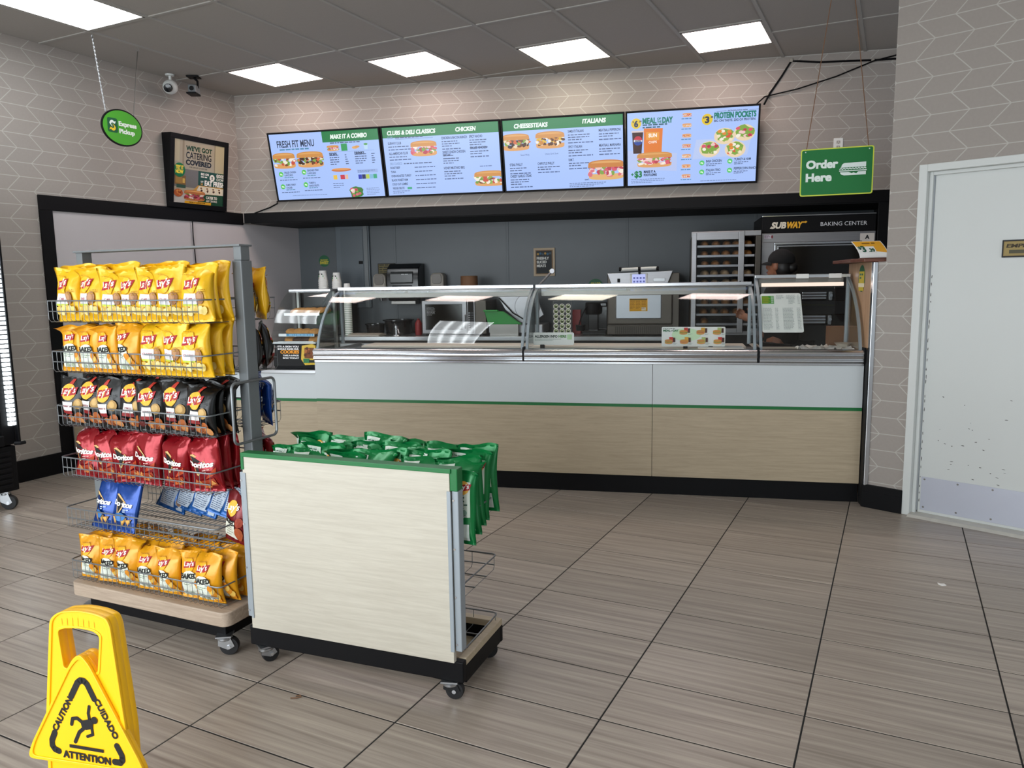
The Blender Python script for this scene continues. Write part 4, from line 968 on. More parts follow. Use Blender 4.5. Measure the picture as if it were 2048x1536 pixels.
def menu1(c, W, Hh):
    c.rect(0, 0, W, Hh, BG); c.rect(W*.49, Hh*.84, W, Hh, GR); c.text('FRESH FIT MENU', .07, Hh*.795, .062, INK, 1, fit=.38); c.lines(.09, Hh*.755, .34, 1, .01, .012, '#4a86a8', 1, 1)
    c.text('MAKE IT A COMBO', W*.565, Hh*.885, .038, '#e9f6ee', 2, fit=.36, shear=.15)
    food(c, .12, .365, .23, .17, VEG, 3); food(c, .39, .365, .27, .17, STEAK, 5)
    c.poly([(W*.655, .425), (W*.71, .425), (W*.71, .49), (W*.655, .49)], '#2f9a58') ; food(c, W*.58, .455, .12, .06, HAM, 8); c.disc(W*.78, .45, .03, .012, '#e0a860'); c.disc(W*.8, .457, .025, .01, '#d69a50'); c.poly([(W*.865, .43), (W*.895, .43), (W*.9, .48), (W*.86, .48)], '#b9d9f2'); c.disc(W*.88, .475, .02, .01, '#63a56a')
    c.lines(W*.56, .495, .3, 1, .01, .009, '#4a5a7a', 2, 1); c.rect(W*.54, .418, W*.95, .42, '#7f98c9')
    c.text('SIDES', W*.54, .388, .024, INK, 2, fit=.075); c.text('DRINKS', W*.77, .388, .024, INK, 2, fit=.095); c.lines(W*.54, .385, .1, 5, .02, .008, '#4a5a80', 3); c.lines(W*.68, .385, .03, 5, .02, .008, '#4a5a80', 4, 1); c.lines(W*.77, .385, .12, 5, .02, .008, '#4a5a80', 5); c.lines(W*.92, .385, .035, 5, .02, .008, '#4a5a80', 6, 1)
    c.disc(W*.63, .255, .1, .016, '#c9703a', n=18); c.disc(W*.63, .262, .09, .01, '#e09a5a', n=18)
    c.rect(W*.55, .17, W*.585, .21, '#e9c24a'); c.rect(W*.615, .17, W*.655, .21, '#c9384a'); c.rect(W*.66, .17, W*.685, .21, '#e6b89a')
    for k, q in enumerate(['#2a3ab0', '#20255a', '#b7c84a', '#7fb8d8', '#3aa57a']): c.rect(W*(.78+.034*k), .165, W*(.812+.034*k), .205, q)
    c.rect(W*.775, .22, W*.96, .25, '#9bb2e4'); c.lines(W*.78, .237, .19, 2, .012, .006, '#6478a8', 4)
    for k, (x, y, a, b_) in enumerate([(.07, .24, 'GRILLED CHICKEN', '& AVOCADO'), (.31, .25, 'SEASONED STEAK', '& AVOCADO'), (.07, .125, 'HAM & TURKEY', 'STACKER'), (.31, .135, 'TURKEY &', 'RANCH DELITE')]):
        c.disc(x, y, .023, .023, '#4fbf4a', n=16); c.text('20g', x, y-.007, .014, '#e6ffe6', 2, 'c', .026); c.text(a, x+.035, y+.006, .017, INK, 1, sx=.62); c.text(b_, x+.035, y-.02, .017, INK, 1, sx=.62); c.lines(x+.03, y-.035, .1, 1, .01, .006, '#3a7a90', k, 1); c.lines(x-.02, y-.058, .2, 1, .01, .007, '#55658c', k+9, 1)
    c.disc(W*.745, .045, .07, .055, '#3f7a35', n=16, jag=.3)
    for k in range(14): c.disc(W*.745+rdm.uniform(-.05, .05), .01+rdm.random()*.07, .016, .012, HAM[k % 6], n=8, jag=.4, seed=k)
    c.lines(W*.54, .13, .12, 3, .018, .006, '#5a6a92', 12); c.lines(W*.84, .075, .14, 5, .014, .005, '#7a8cb8', 14); c.lines(.16, .035, .36, 1, .01, .005, '#7a8cb8', 15, 1)
def block(c, x, y, head, n, w_, seed):
    c.text(head, x, y, .022, INK, 1, sx=.62); c.lines(x, y-.024, w_*.9, n, .02, .008, '#4a5a80', seed); c.lines(x, y-.03-.02*n, w_, 1, .01, .009, '#4f628e', seed+50, 1)
def menu2(c, W, Hh):
    c.rect(0, 0, W, Hh, BG); c.rect(0, Hh*.85, W, Hh, GR); c.text('CLUBS & DELI CLASSICS', .045, Hh*.89, .036, '#e9f6ee', 2, fit=.46, shear=.15); c.text('CHICKEN', W*.635, Hh*.89, .036, '#e9f6ee', 2, fit=.185, shear=.15)
    c.text('CLUBS', .045, .505, .022, '#7f98c0', 1, sx=.6); c.lines(.12, .508, .3, 1, .01, .009, '#4a5a80', 1, 1); c.rect(.12, .498, .48, .501, '#5f78a8')
    block(c, .045, .455, 'SUBWAY CLUB', 1, .22, 2); block(c, .045, .365, 'ALL-AMERICAN CLUB', 1, .22, 3); food(c, .385, .41, .25, .16, HAM, 21)
    c.text('DELI CLASSICS', .045, .275, .022, '#7f98c0', 1, sx=.6); c.lines(.18, .278, .3, 1, .01, .009, '#4a5a80', 4, 1)
    for k, s_ in enumerate(['ROAST BEEF', 'TUNA', 'OVEN-ROASTED TURKEY', 'BLACK FOREST HAM', 'COLD CUT COMBO', 'VEGGIE DELITE']): c.text(s_, .045, .24-k*.037, .02, INK, 1, sx=.62); c.lines(.28, .242-k*.037, .2, 1, .01, .008, '#4f628e', 20+k, 1)
    c.rr(.19, .052, .235, .072, .006, '#3aa57a'); c.lines(.045, .035, .18, 2, .016, .006, '#55658c', 9)
    block(c, .56, .478, 'CHICKEN & BACON RANCH', 3, .19, 31); block(c, .82, .478, 'SPICY NACHO', 3, .2, 32); block(c, .56, .355, 'SWEET ONION CHICKEN', 1, .12, 33); c.text('TERIYAKI', .56, .33, .022, INK, 1, sx=.62); c.lines(.56, .305, .16, 3, .02, .008, '#4a5a80', 34); block(c, .82, .38, 'GRILLED CHICKEN', 2, .2, 35); block(c, .56, .215, 'HONEY MUSTARD BBQ', 3, .19, 36)
    food(c, .99, .12, .3, .16, VEG, 25); c.lines(.9, .225, .12, 1, .01, .007, '#6478a8', 40, 1)
def menu3(c, W, Hh):
    c.rect(0, 0, W, Hh, BG); c.rect(0, Hh*.85, W, Hh, GR); c.text('CHEESESTEAKS', .1, Hh*.885, .036, '#e9f6ee', 2, fit=.3, shear=.15); c.text('ITALIANS', W*.67, Hh*.9, .036, '#e9f6ee', 2, fit=.2, shear=.15)
    food(c, .11, .42, .25, .17, STEAK, 41); food(c, .42, .425, .26, .17, ['#e0b83a', '#5a3420', '#f2ead9', '#6a3d26', '#c8863a'], 43); c.text('Steak Philly', .15, .3, .014, '#4a5a80', 0, fit=.08); c.text('Cheesy Garlic Steak', .37, .3, .014, '#4a5a80', 0, fit=.12)
    block(c, .045, .215, 'STEAK PHILLY', 2, .2, 51); block(c, .3, .215, 'CHIPOTLE PHILLY', 2, .22, 52); block(c, .045, .115, 'CHEESY GARLIC STEAK', 3, .2, 53)
    block(c, .58, .475, '5-MEAT ITALIAN', 3, .22, 54); block(c, .58, .345, 'SPICY ITALIAN', 2, .22, 55); block(c, .58, .235, 'B.M.T.', 2, .22, 56); block(c, .85, .47, 'MEATBALL PEPPERONI', 2, .22, 57); block(c, .85, .345, 'MEATBALL MARINARA', 2, .22, 58)
    food(c, W*.86, .15, .32, .2, HAM, 45, '#e0b070', '#c8803a'); c.text('B.M.T.', W*.68, .065, .012, INK, 1); c.lines(.58, .04, .36, 3, .014, .006, '#6a7ca8', 60)
def menu4(c, W, Hh):
    c.rect(0, 0, W, Hh, BG); c.poly([(0, .14), (.42, .11), (.42, .26), (0, .3)], '#b7c6f0'); c.poly([(.55, .2), (1.0, .22), (1.03, .36), (.58, .36)], '#b9caf2')
    c.disc(.075, Hh*.855, .043, .043, '#e2c32a', n=22); c.text('6', .075, Hh*.81, .05, INK, 2, 'c', .032); c.text('.99', .098, Hh*.87, .014, INK, 2); c.text('$', .045, Hh*.87, .014, INK, 2)
    c.text('MEAL', .13, Hh*.845, .047, '#127a6a', 2, fit=.115); c.text('OF', .252, Hh*.89, .018, '#127a6a', 2); c.text('THE', .252, Hh*.85, .018, '#127a6a', 2, fit=.035); c.text('DAY', .296, Hh*.845, .047, '#127a6a', 2, fit=.085); c.lines(.13, Hh*.82, .25, 2, .02, .011, '#2a5a6a', 3)
    c.poly([(.05, .27), (.12, .27), (.135, .45), (.04, .45)], '#3a1512'); c.rect(.035, .445, .14, .458, '#d9c8c8'); c.disc(.09, .375, .036, .036, '#e6e9f5', n=20); c.poly([(.056, .385)]+[(.09-.035*math.cos(PI*i/10), .38+.035*math.sin(PI*i/10)) for i in range(11)], '#c0243a'); c.poly([(.09-.035*math.cos(PI*i/10), .368-.03*math.sin(PI*i/10)) for i in range(11)], '#1c3f9a'); c.text('PEPSI', .09, .366, .014, INK, 2, 'c', .05)
    c.poly([(.14, .27), (.29, .26), (.3, .47), (.14, .475)], '#e07a2a'); c.poly([(.16, .38), (.27, .375), (.27, .44), (.16, .445)], '#e69a3a'); c.text('SUN', .215, .4, .03, '#fdeee0', 2, 'c', .07); c.text('CHIPS', .215, .35, .02, '#fdeee0', 1, 'c', .07)
    food(c, .23, .215, .3, .15, HAM, 61); c.text('+', .03, .08, .03, GR, 2); c.text('$3', .06, .07, .052, GR, 2, fit=.062); c.text('MAKE IT A', .14, .105, .02, INK, 2, fit=.1); c.text('FOOTLONG', .14, .078, .02, INK, 2, fit=.11); c.lines(.03, .05, .3, 3, .014, .005, '#6a7ca8', 6)
    for k in range(7): food(c, .5, .565-k*.083, .075, .036, [['#c8403a', '#e6d0c0'], ['#e0a86a', '#f0ddc8'], ['#d0703a', '#e6c08a']][k % 3], 70+k, '#e6b48a', '#e0a070'); c.lines(.455, .532-k*.083, .09, 1, .01, .007, '#4a86b8', 80+k, 1)
    c.disc(.665, Hh*.86, .045, .045, '#e2c32a', n=22); c.text('3', .665, Hh*.815, .05, INK, 2, 'c', .032); c.text('.99', .69, Hh*.875, .014, INK, 2); c.text('$', .633, Hh*.875, .014, INK, 2)
    c.text('INTRODUCING NEW', .91, Hh*.95, .011, INK, 1, 'c', .16); c.rect(.74, Hh*.957, .82, Hh*.96, INK); c.rect(1.0, Hh*.957, 1.08, Hh*.96, INK)
    c.text('PROTEIN POCKETS', .722, Hh*.865, .046, '#127a6a', 2, fit=.335); c.text('BIG ON TASTE. 20G OF PROTEIN.', .722, Hh*.82, .019, INK, 1, fit=.335)
    for k, (x, y) in enumerate([(.69, .28), (.81, .38), (.97, .4), (.9, .27)]):
        c.disc(x, y, .085, .066, '#e9d3b0', n=20); c.disc(x, y+.01, .07, .05, '#7fa544', n=16, jag=.4, seed=k)
        for q in range(12): c.disc(x+rdm.uniform(-.055, .055), y+rdm.uniform(-.03, .04), .018, .013, (HAM if k in (0, 2) else ['#f2ead9', '#e08a3a', '#d8553a', '#efe0c0', '#8cb04a'])[q % 5], n=8, jag=.4, seed=q)
    for k, (x, y, s_) in enumerate([(.63, .17, 'BAJA CHICKEN'), (.86, .175, 'TURKEY & HAM'), (.63, .095, 'ITALIAN TRIO'), (.86, .1, 'PEPPERCORN RANCH')]):
        c.disc(x, y, .021, .021, '#58c46a', n=14); c.text('20g', x, y-.006, .012, '#e6ffe6', 2, 'c', .022); c.text(s_, x+.035, y+.003, .02, INK, 1, sx=.7); c.lines(x+.035, y-.014, .13, 2, .014, .006, '#5a6a92', k)
    c.lines(.62, .018, .3, 1, .01, .005, '#6a7ca8', 2, 1)
TX = [-4.978, -3.845, -2.713, -1.618, -.502]
tl = ['menu screen headed fresh fit menu, first from the room corner', 'menu screen headed clubs and deli classics', 'menu screen headed cheesesteaks and italians', 'menu screen showing meal of the day and protein pockets']
LEAN = math.atan2(.145, .62)
for k in range(4):
    x0, x1 = TX[k]+.004, TX[k+1]-.004; W = x1-x0-.03; Hh = .605
    t = thing('menu_screen', K.w((x0+x1)/2, 1.842, 2.248), K.a, tl[k], 'screen', 'menu screens'); t.rotation_euler = (LEAN, 0, K.a)
    MB().box(-(x1-x0)/2, (x1-x0)/2, .002, .035, 0, .637).build('case', M['black'], t, None, .004)
    for q in ((-(x1-x0)/2, (x1-x0)/2, 0, .016), (-(x1-x0)/2, (x1-x0)/2, .621, .637)): MB().box(q[0], q[1], -.006, .004, q[2], q[3]).build('bezel', M['black'], t, None, .002)
    for q in ((-(x1-x0)/2, -W/2), (W/2, (x1-x0)/2)): MB().box(q[0], q[1], -.006, .004, .016, .621).build('bezel', M['black'], t, None, .002)
    MB().box(-.15, .15, .035, .055, .2, .45).build('wall_bracket', M['blackm'], t, None)
    cv = Canvas(); [menu1, menu2, menu3, menu4][k](cv, W, Hh)
    clip = lambda a, b_, l: (min(max(a, 0), W)-W/2, .0018-.00006*l, min(max(b_, 0), Hh)+.016)
    cv.build('screen_picture', clip, M['screen'], t)
# cables on the upper wall
def cable(name, pts, r, fr, lab, cat='cable'):
    m = MB().tube(pts, r, 6).build(name, M['black'], None, 60); m.location = fr.o; m.rotation_euler = (0, 0, fr.a); return tag(m, lab, cat)
vv = 1.872
cable('screen_cable', [(-.47, 1.80, 2.88), (-.42, vv, 2.98), (-.33, vv, 3.11), (-.256, vv, 3.229), (-.2, vv, 3.225), (-.03, vv, 3.205), (.15, vv, 3.2), (.378, vv, 3.192), (.6, vv, 3.19), (.88, vv, 3.185)], .008, K, 'black cable climbing from the fourth menu screen and running level to the far wall end')
cable('screen_cable', [(-.55, 1.80, 2.87), (-.46, 1.86, 2.955), (-.2, 1.858, 3.0), (.1, 1.856, 3.08), (.378, 1.855, 3.18), (.6, 1.856, 3.225), (.86, 1.86, 3.25)], .006, K, 'thin black cable sloping up from the fourth menu screen to the ceiling')
for u, z in ((-.256, 3.235), (.378, 3.19), (-.44, 2.968)):
    o = MB().box(-.012, .012, -.008, .012, -.014, .014).build('cable_clip', M['cream'], None, None, .003); o.location = K.w(u, 1.868, z); o.rotation_euler = (0, 0, K.a); tag(o, 'small pale clip holding the black cables on the upper wall', 'clip', 'cable clips')
cable('short_cable', [(-4.975, 1.83, 2.252), (-5.0, 1.874, 2.235), (-5.08, vv, 2.2), (-5.2, vv, 2.165), (-5.24, 1.858, 2.15)], .006, K, 'short black cable drooping from the first menu screen to the black trim')
o = MB().tube([(XL+.026, 2.27, 2.05), (XL+.02, 2.272, 1.9), (XL+.02, 2.285, 1.6), (XL+.02, 2.28, 1.2), (XL+.02, 2.27, .83)], .005, 6).build('hanging_cord', M['black'], None, 60); tag(o, 'thin black cord hanging down the pale wall panel behind the chip rack', 'cord')
# socket over the order sign
t = KT('wall_socket', .139, 1.8806, 2.53, 'white electrical socket plate on the patterned wall behind the order here sign', 'socket')
kb(MB().prism(rrect(.102, 2.475, .176, 2.59, .006), 1.874, 1.8806, 'y'), 'cover_plate', 'paper', t, None, .002); cv = Canvas()
for z in (2.515, 2.555):
    cv.rr(.122, z-.015, .156, z+.015, .01, '#cfcac2')
    for x in (.131, .146): cv.rect(x, z-.004, x+.003, z+.008, '#3a3732')
    cv.disc(.139, z-.009, .003, .003, '#3a3732', n=8)
kc(cv, 'socket_print', front(y=1.8738), 'ink', t)

# catering poster box on the side wall: frame with local x along the wall (world y), leaning out
t = thing('poster_box', (XL+.0245, 2.348, 2.153), PI/2, 'black framed poster reading we\'ve got catering covered on the side wall', 'poster')
PW, PH = .656, .64; lean = math.atan2(.085, .635)
body = MB().prism([(.022, 0), (0, 0), (-.085, .634), (.022, .64)], -PW/2, PW/2, 'x').build('box_body', M['black'], t, None, .003)
fr_ = bpy.data.objects.new('poster_face', MB().box(-PW/2+.04, PW/2-.04, -.004, .0, .04, PH-.04).mesh('poster_face')); COL.objects.link(fr_); fr_.data.materials.append(M['paper']); fr_.parent = t; fr_.rotation_euler = (lean, 0, 0)
for q in ((-PW/2, PW/2, 0, .045), (-PW/2, PW/2, PH-.045, PH), (-PW/2, -PW/2+.045, .045, PH-.045), (PW/2-.045, PW/2, .045, PH-.045)):
    o = MB().box(q[0], q[1], -.014, .0, q[2], q[3]).build('frame_bar', M['black'], t, None, .003); o.rotation_euler = (lean, 0, 0)
cv = Canvas(); w2, h2 = PW-.09, PH-.09
cv.rect(0, 0, w2, h2, '#a59a83'); cv.rect(0, .14, .3, .3, '#6f6a64'); cv.rect(.09, .3, .11, h2, '#8d8069'); cv.rect(.0, .36, .06, h2, '#b3a788'); cv.rect(.46, .3, w2, h2, '#b3a684'); cv.rect(.45, .25, .46, h2, '#85795f')
cv.rect(0, 0, w2, .1, '#b9b3ac')
cv.text("WE'VE GOT", .13, .465, .04, '#173c26', 2, fit=.29); cv.text('CATERING', .13, .395, .058, '#14161a', 1, fit=.285); cv.text('COVERED', .13, .34, .044, '#0d0f12', 2, fit=.285); cv.text('FOR GROUPS OF ANY SIZE', .17, .315, .012, '#3a3a34', 1, fit=.2)
cv.rect(.27, .0, w2, .3, '#1b4430'); cv.text('BIG ON', .3, .265, .02, '#e2ddcf', 2, fit=.09); cv.lines(.3, .245, .08, 1, .01, .01, '#e2ddcf', 3, 1); cv.disc(.43, .25, .03, .03, '#e6e0d2', n=18); cv.text('S', .43, .237, .026, '#173c26', 2, 'c'); cv.text('GOOD', .48, .26, .03, '#e2ddcf', 2, fit=.09); cv.text('CHOMP', .48, .23, .024, '#e2ddcf', 1, fit=.09); cv.text('EAT FRESH', .345, .175, .045, '#eeeadf', 2, fit=.235); cv.text('LET', .3, .2, .014, '#e2ddcf', 2); cv.text('US', .3, .178, .014, '#d29a3a', 2)
cv.poly([(.2, .11), (.27, .17), (w2, .17), (w2, .1), (.22, .09)], '#b98a3c'); cv.poly([(.25, .115), (.28, .165), (w2, .16), (w2, .1), (.28, .095)], '#d9cfb8')
for k in range(4): cv.disc(.31+k*.07, .135, .028, .03, '#e2d3b2', n=14); cv.disc(.31+k*.07, .125, .012, .012, '#4a2f22', n=9, jag=.4, seed=k); cv.disc(.305+k*.07, .147, .012, .008, '#7a5638', n=9)
cv.rect(.01, .16, .13, .24, '#7a5a2c'); cv.rect(.02, .17, .09, .235, '#9a7434'); cv.rect(.095, .175, .12, .215, '#c9a24a'); cv.rect(.03, .13, .13, .16, '#2f4a3a')
food(cv, .23, .075, .24, .11, ['#a83a48', '#e6d3c8', '#c8606a', '#6f8c3a', '#7a2a35'], 91, '#b8763c', '#b06a3a'); cv.disc(.05, .085, .05, .035, '#a8562e', n=16)
for k in range(9): cv.disc(.02+rdm.random()*.06, .07+rdm.random()*.035, .012, .009, ['#c9803c', '#8a3a22'][k % 2], n=8, jag=.4, seed=k)
cv.text('CATER TO', .36, .055, .024, '#e2ddcf', 2, fit=.13); cv.text('ANY CRAVING', .36, .028, .018, '#e2ddcf', 1, fit=.13); cv.rect(.12, .0, .42, .022, '#d9a02c'); cv.text('ORDER AT SUBWAY.COM', .17, .006, .01, '#4a3208', 2, fit=.18)
cv.disc(.057, .285, .062, .062, '#0f6a35', n=26); cv.text('TRY IT', .057, .292, .032, '#f0d63a', 2, 'c', .085); cv.text('NOW', .057, .255, .032, '#f0d63a', 2, 'c', .082)
o = cv.build('poster_print', lambda a, b_, l: (min(max(a, 0), w2)-w2/2, -.0042-.00006*l, b_+.045), M['inkg'], t); o.rotation_euler = (lean, 0, 0)

# cameras by the ceiling corner
t = thing('dome_camera', (-5.52, 2.05, 3.27), 0, 'white dome security camera hanging under the ceiling corner', 'camera')
MB().lathe([(.035, -.012), (.04, 0)], (0, 0, 0), 16).build('mount', M['whitep'], t); MB().tube([(0, 0, -.01), (.0, -.0, -.05), (.02, -.02, -.07)], .012, 8).build('arm', M['whitep'], t)
MB().blob((.03, -.03, -.115), (.062, .062, .06), 18, 12).build('housing', M['whitep'], t, 60)
o = MB().lathe([(.036, -.05), (.034, -.067), (.02, -.07), (.001, -.071)], (0, 0, 0), 18, 'y').build('lens', M['smoke'], t); o.location = (.045, -.045, -.12); o.rotation_euler = (.35, 0, .55)
t = thing('bracket_camera', (-5.40, 2.20, 3.27), .5, 'small camera on a black bracket beside the white dome camera', 'camera')
MB().box(-.05, .05, -.05, .05, -.012, 0).build('mount_plate', M['black'], t, None, .003); MB().tube([(0, 0, -.01), (.03, 0, -.04), (.03, 0, -.1)], .01, 8).build('arm', M['black'], t); MB().box(-.035, .035, -.07, .05, -.15, -.08).build('housing', M['greypaint'], t, None, .01); MB().box(-.04, .045, -.1, .02, -.165, -.15).build('sun_hood', M['black'], t, None, .004)
MB().lathe([(.02, -.075), (.016, -.07)], (0, 0, -.115), 12, 'y').build('lens', M['smoke'], t)

# hanging signs
t = thing('pickup_sign', (-5.09, 1.213, 2.6425), PI/2, 'green oval sign reading express pickup hanging on chains', 'sign')
ov = [(.174*math.cos(2*PI*k/48), .135*math.sin(2*PI*k/48)) for k in range(48)]
MB().prism(ov, 0, .012, 'y').build('board', M['black'], t, 40, .002)
cv = Canvas(); cv.disc(0, 0, .163, .124, '#4aa52a', n=44); cv.rr(-.125, -.045, -.04, .06, .014, '#0e5a35')
cv.poly([(-.108, .02)]+[(-.085+.022*math.cos(math.radians(180-i*18)), .02+.024*math.sin(math.radians(180-i*18))) for i in range(9)]+[(-.055, .04), (-.06, .022), (-.078, .016), (-.09, .006), (-.07, -.002), (-.092, .0)], '#e9efe9')
cv.poly([(-.057, -.008)]+[(-.08+.022*math.cos(math.radians(-i*18)), -.008-.024*math.sin(math.radians(i*18))) for i in range(9)]+[(-.112, -.028), (-.104, -.01), (-.086, -.004), (-.076, .006), (-.094, .014), (-.07, .012)], '#f0c62a'); cv.text('S', -.083, -.012, .036, '#0e5a35', 2, 'c')
cv.text('Express', -.03, .012, .033, '#eef4ea', 2, fit=.15); cv.text('Pickup', -.03, -.042, .033, '#eef4ea', 2, fit=.13)
cv.build('sign_face', front(y=-.0004), M['ink'], t)
def chain(t, p0, p1, n, r, name='chain'):
    m = MB(); a, b_ = Vector(p0), Vector(p1); d = (b_-a)/n
    for k in range(n):
        c = a+d*(k+.5); L = d.length*.62; ax = d.normalized(); s_ = ax.cross(Vector((0, 1, 0))).normalized() if k % 2 else Vector((0, 1, 0))
        m.tube([c+ax*L*math.cos(q)+s_*r*1.6*math.sin(q) for q in [2*PI*i/8 for i in range(8)]], r*.55, 4, True)
    return m.build(name, M['zinc'], t, None)
chain(t, (-.127, .006, .1), (-.187, .006, .626), 40, .0026); MB().tube([(.109, .006, .105), (.19, .006, .6)], .004, 6).build('hanger_wire', M['steeld'], t)
for x in (-.187, .19): MB().tube([(x, .006, .627), (x+.012, .006, .61), (x, .006, .595), (x-.01, .006, .606)], .0025, 5).build('hook', M['zinc'], t)
t = thing('order_sign', K.w(-.195, .12, 1.956), K.a-.13, 'green rectangular sign reading order here hanging over the counter', 'sign')
MB().prism(rrect(-.213, 0, .213, .292, .014), 0, .006, 'y').build('board', mat('lime_edge', '#cfdc3f', .4), t, 40)
cv = Canvas(); cv.rr(-.206, .007, .206, .285, .01, '#0b7233'); cv.text('Order', -.178, .17, .05, '#e9f3ec', 2, fit=.185); cv.text('Here', -.178, .09, .05, '#e9f3ec', 2, fit=.15)
wv = '#e4efe9'
cv.poly([(.022, .166)]+[(.05-.022*math.cos(math.radians(i*15)), .17+.024*math.sin(math.radians(i*15))) for i in range(7)]+[(.17, .196), (.17, .167)], wv)
zg = [(.018+i*.0085, .158+(.004 if i % 2 else -.003)) for i in range(19)]; cv.poly([(x, y+.0035) for x, y in zg]+[(x, y-.0035) for x, y in zg[::-1]], wv) if False else [cv.line(*zg[i], *zg[i+1], .0055, wv) for i in range(18)]
cv.rect(.016, .1425, .174, .1485, wv); cv.poly([(.022, .138), (.07, .138), (.09, .129), (.098, .134), (.115, .127), (.125, .138), (.17, .138), (.17, .118), (.045, .118), (.03, .123), (.023, .13)], wv)
for x in (-.185, .185): cv.disc(x, .273, .004, .004, '#c9d6cf', n=10)
cv.build('sign_face', front(y=-.0004), M['ink'], t)
for s_ in (-1, 1): MB().tube([(s_*.18, .003, .273), (s_*.18-(-.0)*1, .003, .29), (s_*.05, .003, 1.314)], .0028, 6).build('hanger_cord', M['card'], t)

# ------------------------------------------------------------------ drinks cooler at the side wall
t = thing('drinks_cooler', (-5.28, -.55, 0), 0, 'tall black glass door drinks cooler with a lit white strip on castors', 'cooler')
MB().box(-.34, .30, -.68, .68, .12, .42).build('base_unit', M['black'], t, None, .006); MB().box(-.34, .26, -.68, .68, .42, 2.05).build('cabinet', M['kdark'], t, None, .005)
for k in range(7): MB().box(.30, .312, -.64, .64, .145+k*.036, .17+k*.036).build('louvre', M['black'], t, None, .004)
for y0, y1 in ((.60, .69), (-.02, .03), (-.69, -.60)): MB().box(.26, .30 if y0 > 0 else .33, y0, y1, .43, 2.05).build('door_frame', M['black'], t, None, .006)
for z0, z1 in ((.43, .50), (1.98, 2.05)): MB().box(.26, .33, -.6, .6, z0, z1).build('door_rail', M['black'], t, None, .006)
MB().box(.30, .31, -.6, .6, .50, 1.98).build('door_glass', M['glassd'], t, None)
for k in range(46): MB().box(.302, .33, .645, .682, .56+k*.03, .58+k*.03).build('light_diode', M['led'], t, None)
MB().box(.30, .335, .686, .70, .43, 2.05).build('edge_bar', M['black'], t, None, .003); MB().tube([(.33, .66, .44), (.36, .68, .44), (.36, .71, .44)], .012, 8).build('hinge_pin', M['black'], t)
def caster(t, x, y, r, zt, turn=0., hub=True, light=False):
    c = bpy.data.objects.new('caster', MB().box(-.03, .03, -.03, .03, zt-.006, zt).mesh('caster')); COL.objects.link(c); c.data.materials.append(M['zinc']); c.parent = t; c.location = (x, y, 0); c.rotation_euler = (0, 0, turn)
    k = r*.42
    MB().prism([(-.022, zt-.006), (.022, zt-.006), (.02+r*.5, r*1.05), (r*.62, r*.8), (r*.3, r*.72), (-.024, r*1.2)], -k-.004, -k-.001, 'y').build('fork', M['zinc' if not hub else 'blackm'], c, None)
    MB().prism([(-.022, zt-.006), (.022, zt-.006), (.02+r*.5, r*1.05), (r*.62, r*.8), (r*.3, r*.72), (-.024, r*1.2)], k+.001, k+.004, 'y').build('fork', M['zinc' if not hub else 'blackm'], c, None)
    MB().lathe([(.026, zt-.022), (.03, zt-.018), (.03, zt-.01), (.024, zt-.006)], (0, 0, 0), 14).build('swivel_race', M['zinc'], c)
    w_ = MB().lathe([(r*.6, -k), (r*.92, -k*.95), (r, -k*.6), (r, k*.6), (r*.92, k*.95), (r*.6, k)], (r*.45, 0, r), 22, 'y').build('wheel', M['rubber'], c)
    MB().lathe([(r*.22, -k-.008), (r*.22, k+.008)], (r*.45, 0, r), 12, 'y').build('axle', M['alu'], w_)
    return c
for x, y in ((.27, .60), (.27, -.6), (-.3, .6), (-.3, -.6)): caster(t, x, y, .048, .122, .7, False)

# ------------------------------------------------------------------ tall chip rack
R_ = thing('chip_rack', G.w(0, 0, 0), G.a, 'tall grey double sided wire chip rack with six shelves of crisps', 'rack')
MB().prism(rrect(-.865, -.05, .018, .39, .035, 5), .138, .196, 'z').build('base_plank', M['gwood'], R_, 40, .004)
MB().box(-.805, -.035, -.005, .345, .07, .138).build('base_box', M['black'], R_, None, .004)
for x, y, tr in ((-.03, .015, .55), (-.8, .02, .4), (-.04, .33, 2.), (-.79, .33, 2.6)): caster(R_, x-.015, y-.015, .037, .085, tr, False)
for s_ in (0, 1):
    x0 = (-.022, -.908)[s_]
    p = MB().box(x0, x0+.046, .14, .2, .196, 1.545).build('post', M['greypaint'], R_, None, .004)
    MB().box(x0+.004, x0+.042, .146, .194, 1.545, 1.6).build('post_top', M['greypaint'], p, None, .003)
MB().box(-.908, .024, .135, .205, 1.598, 1.606).build('top_bar', M['greypaint'], R_, None, .002)
MB().tube(rrect(0, 0, 1, 1, .1) and [(.042, .03+a*.235, .845+b_*.235) for a, b_ in rrect(0, 0, 1, 1, .09, 4)], .0055, 8, True).build('sign_loop', M['wire'], R_)
ZT = [1.398, 1.19, .963, .742, .522, .29]
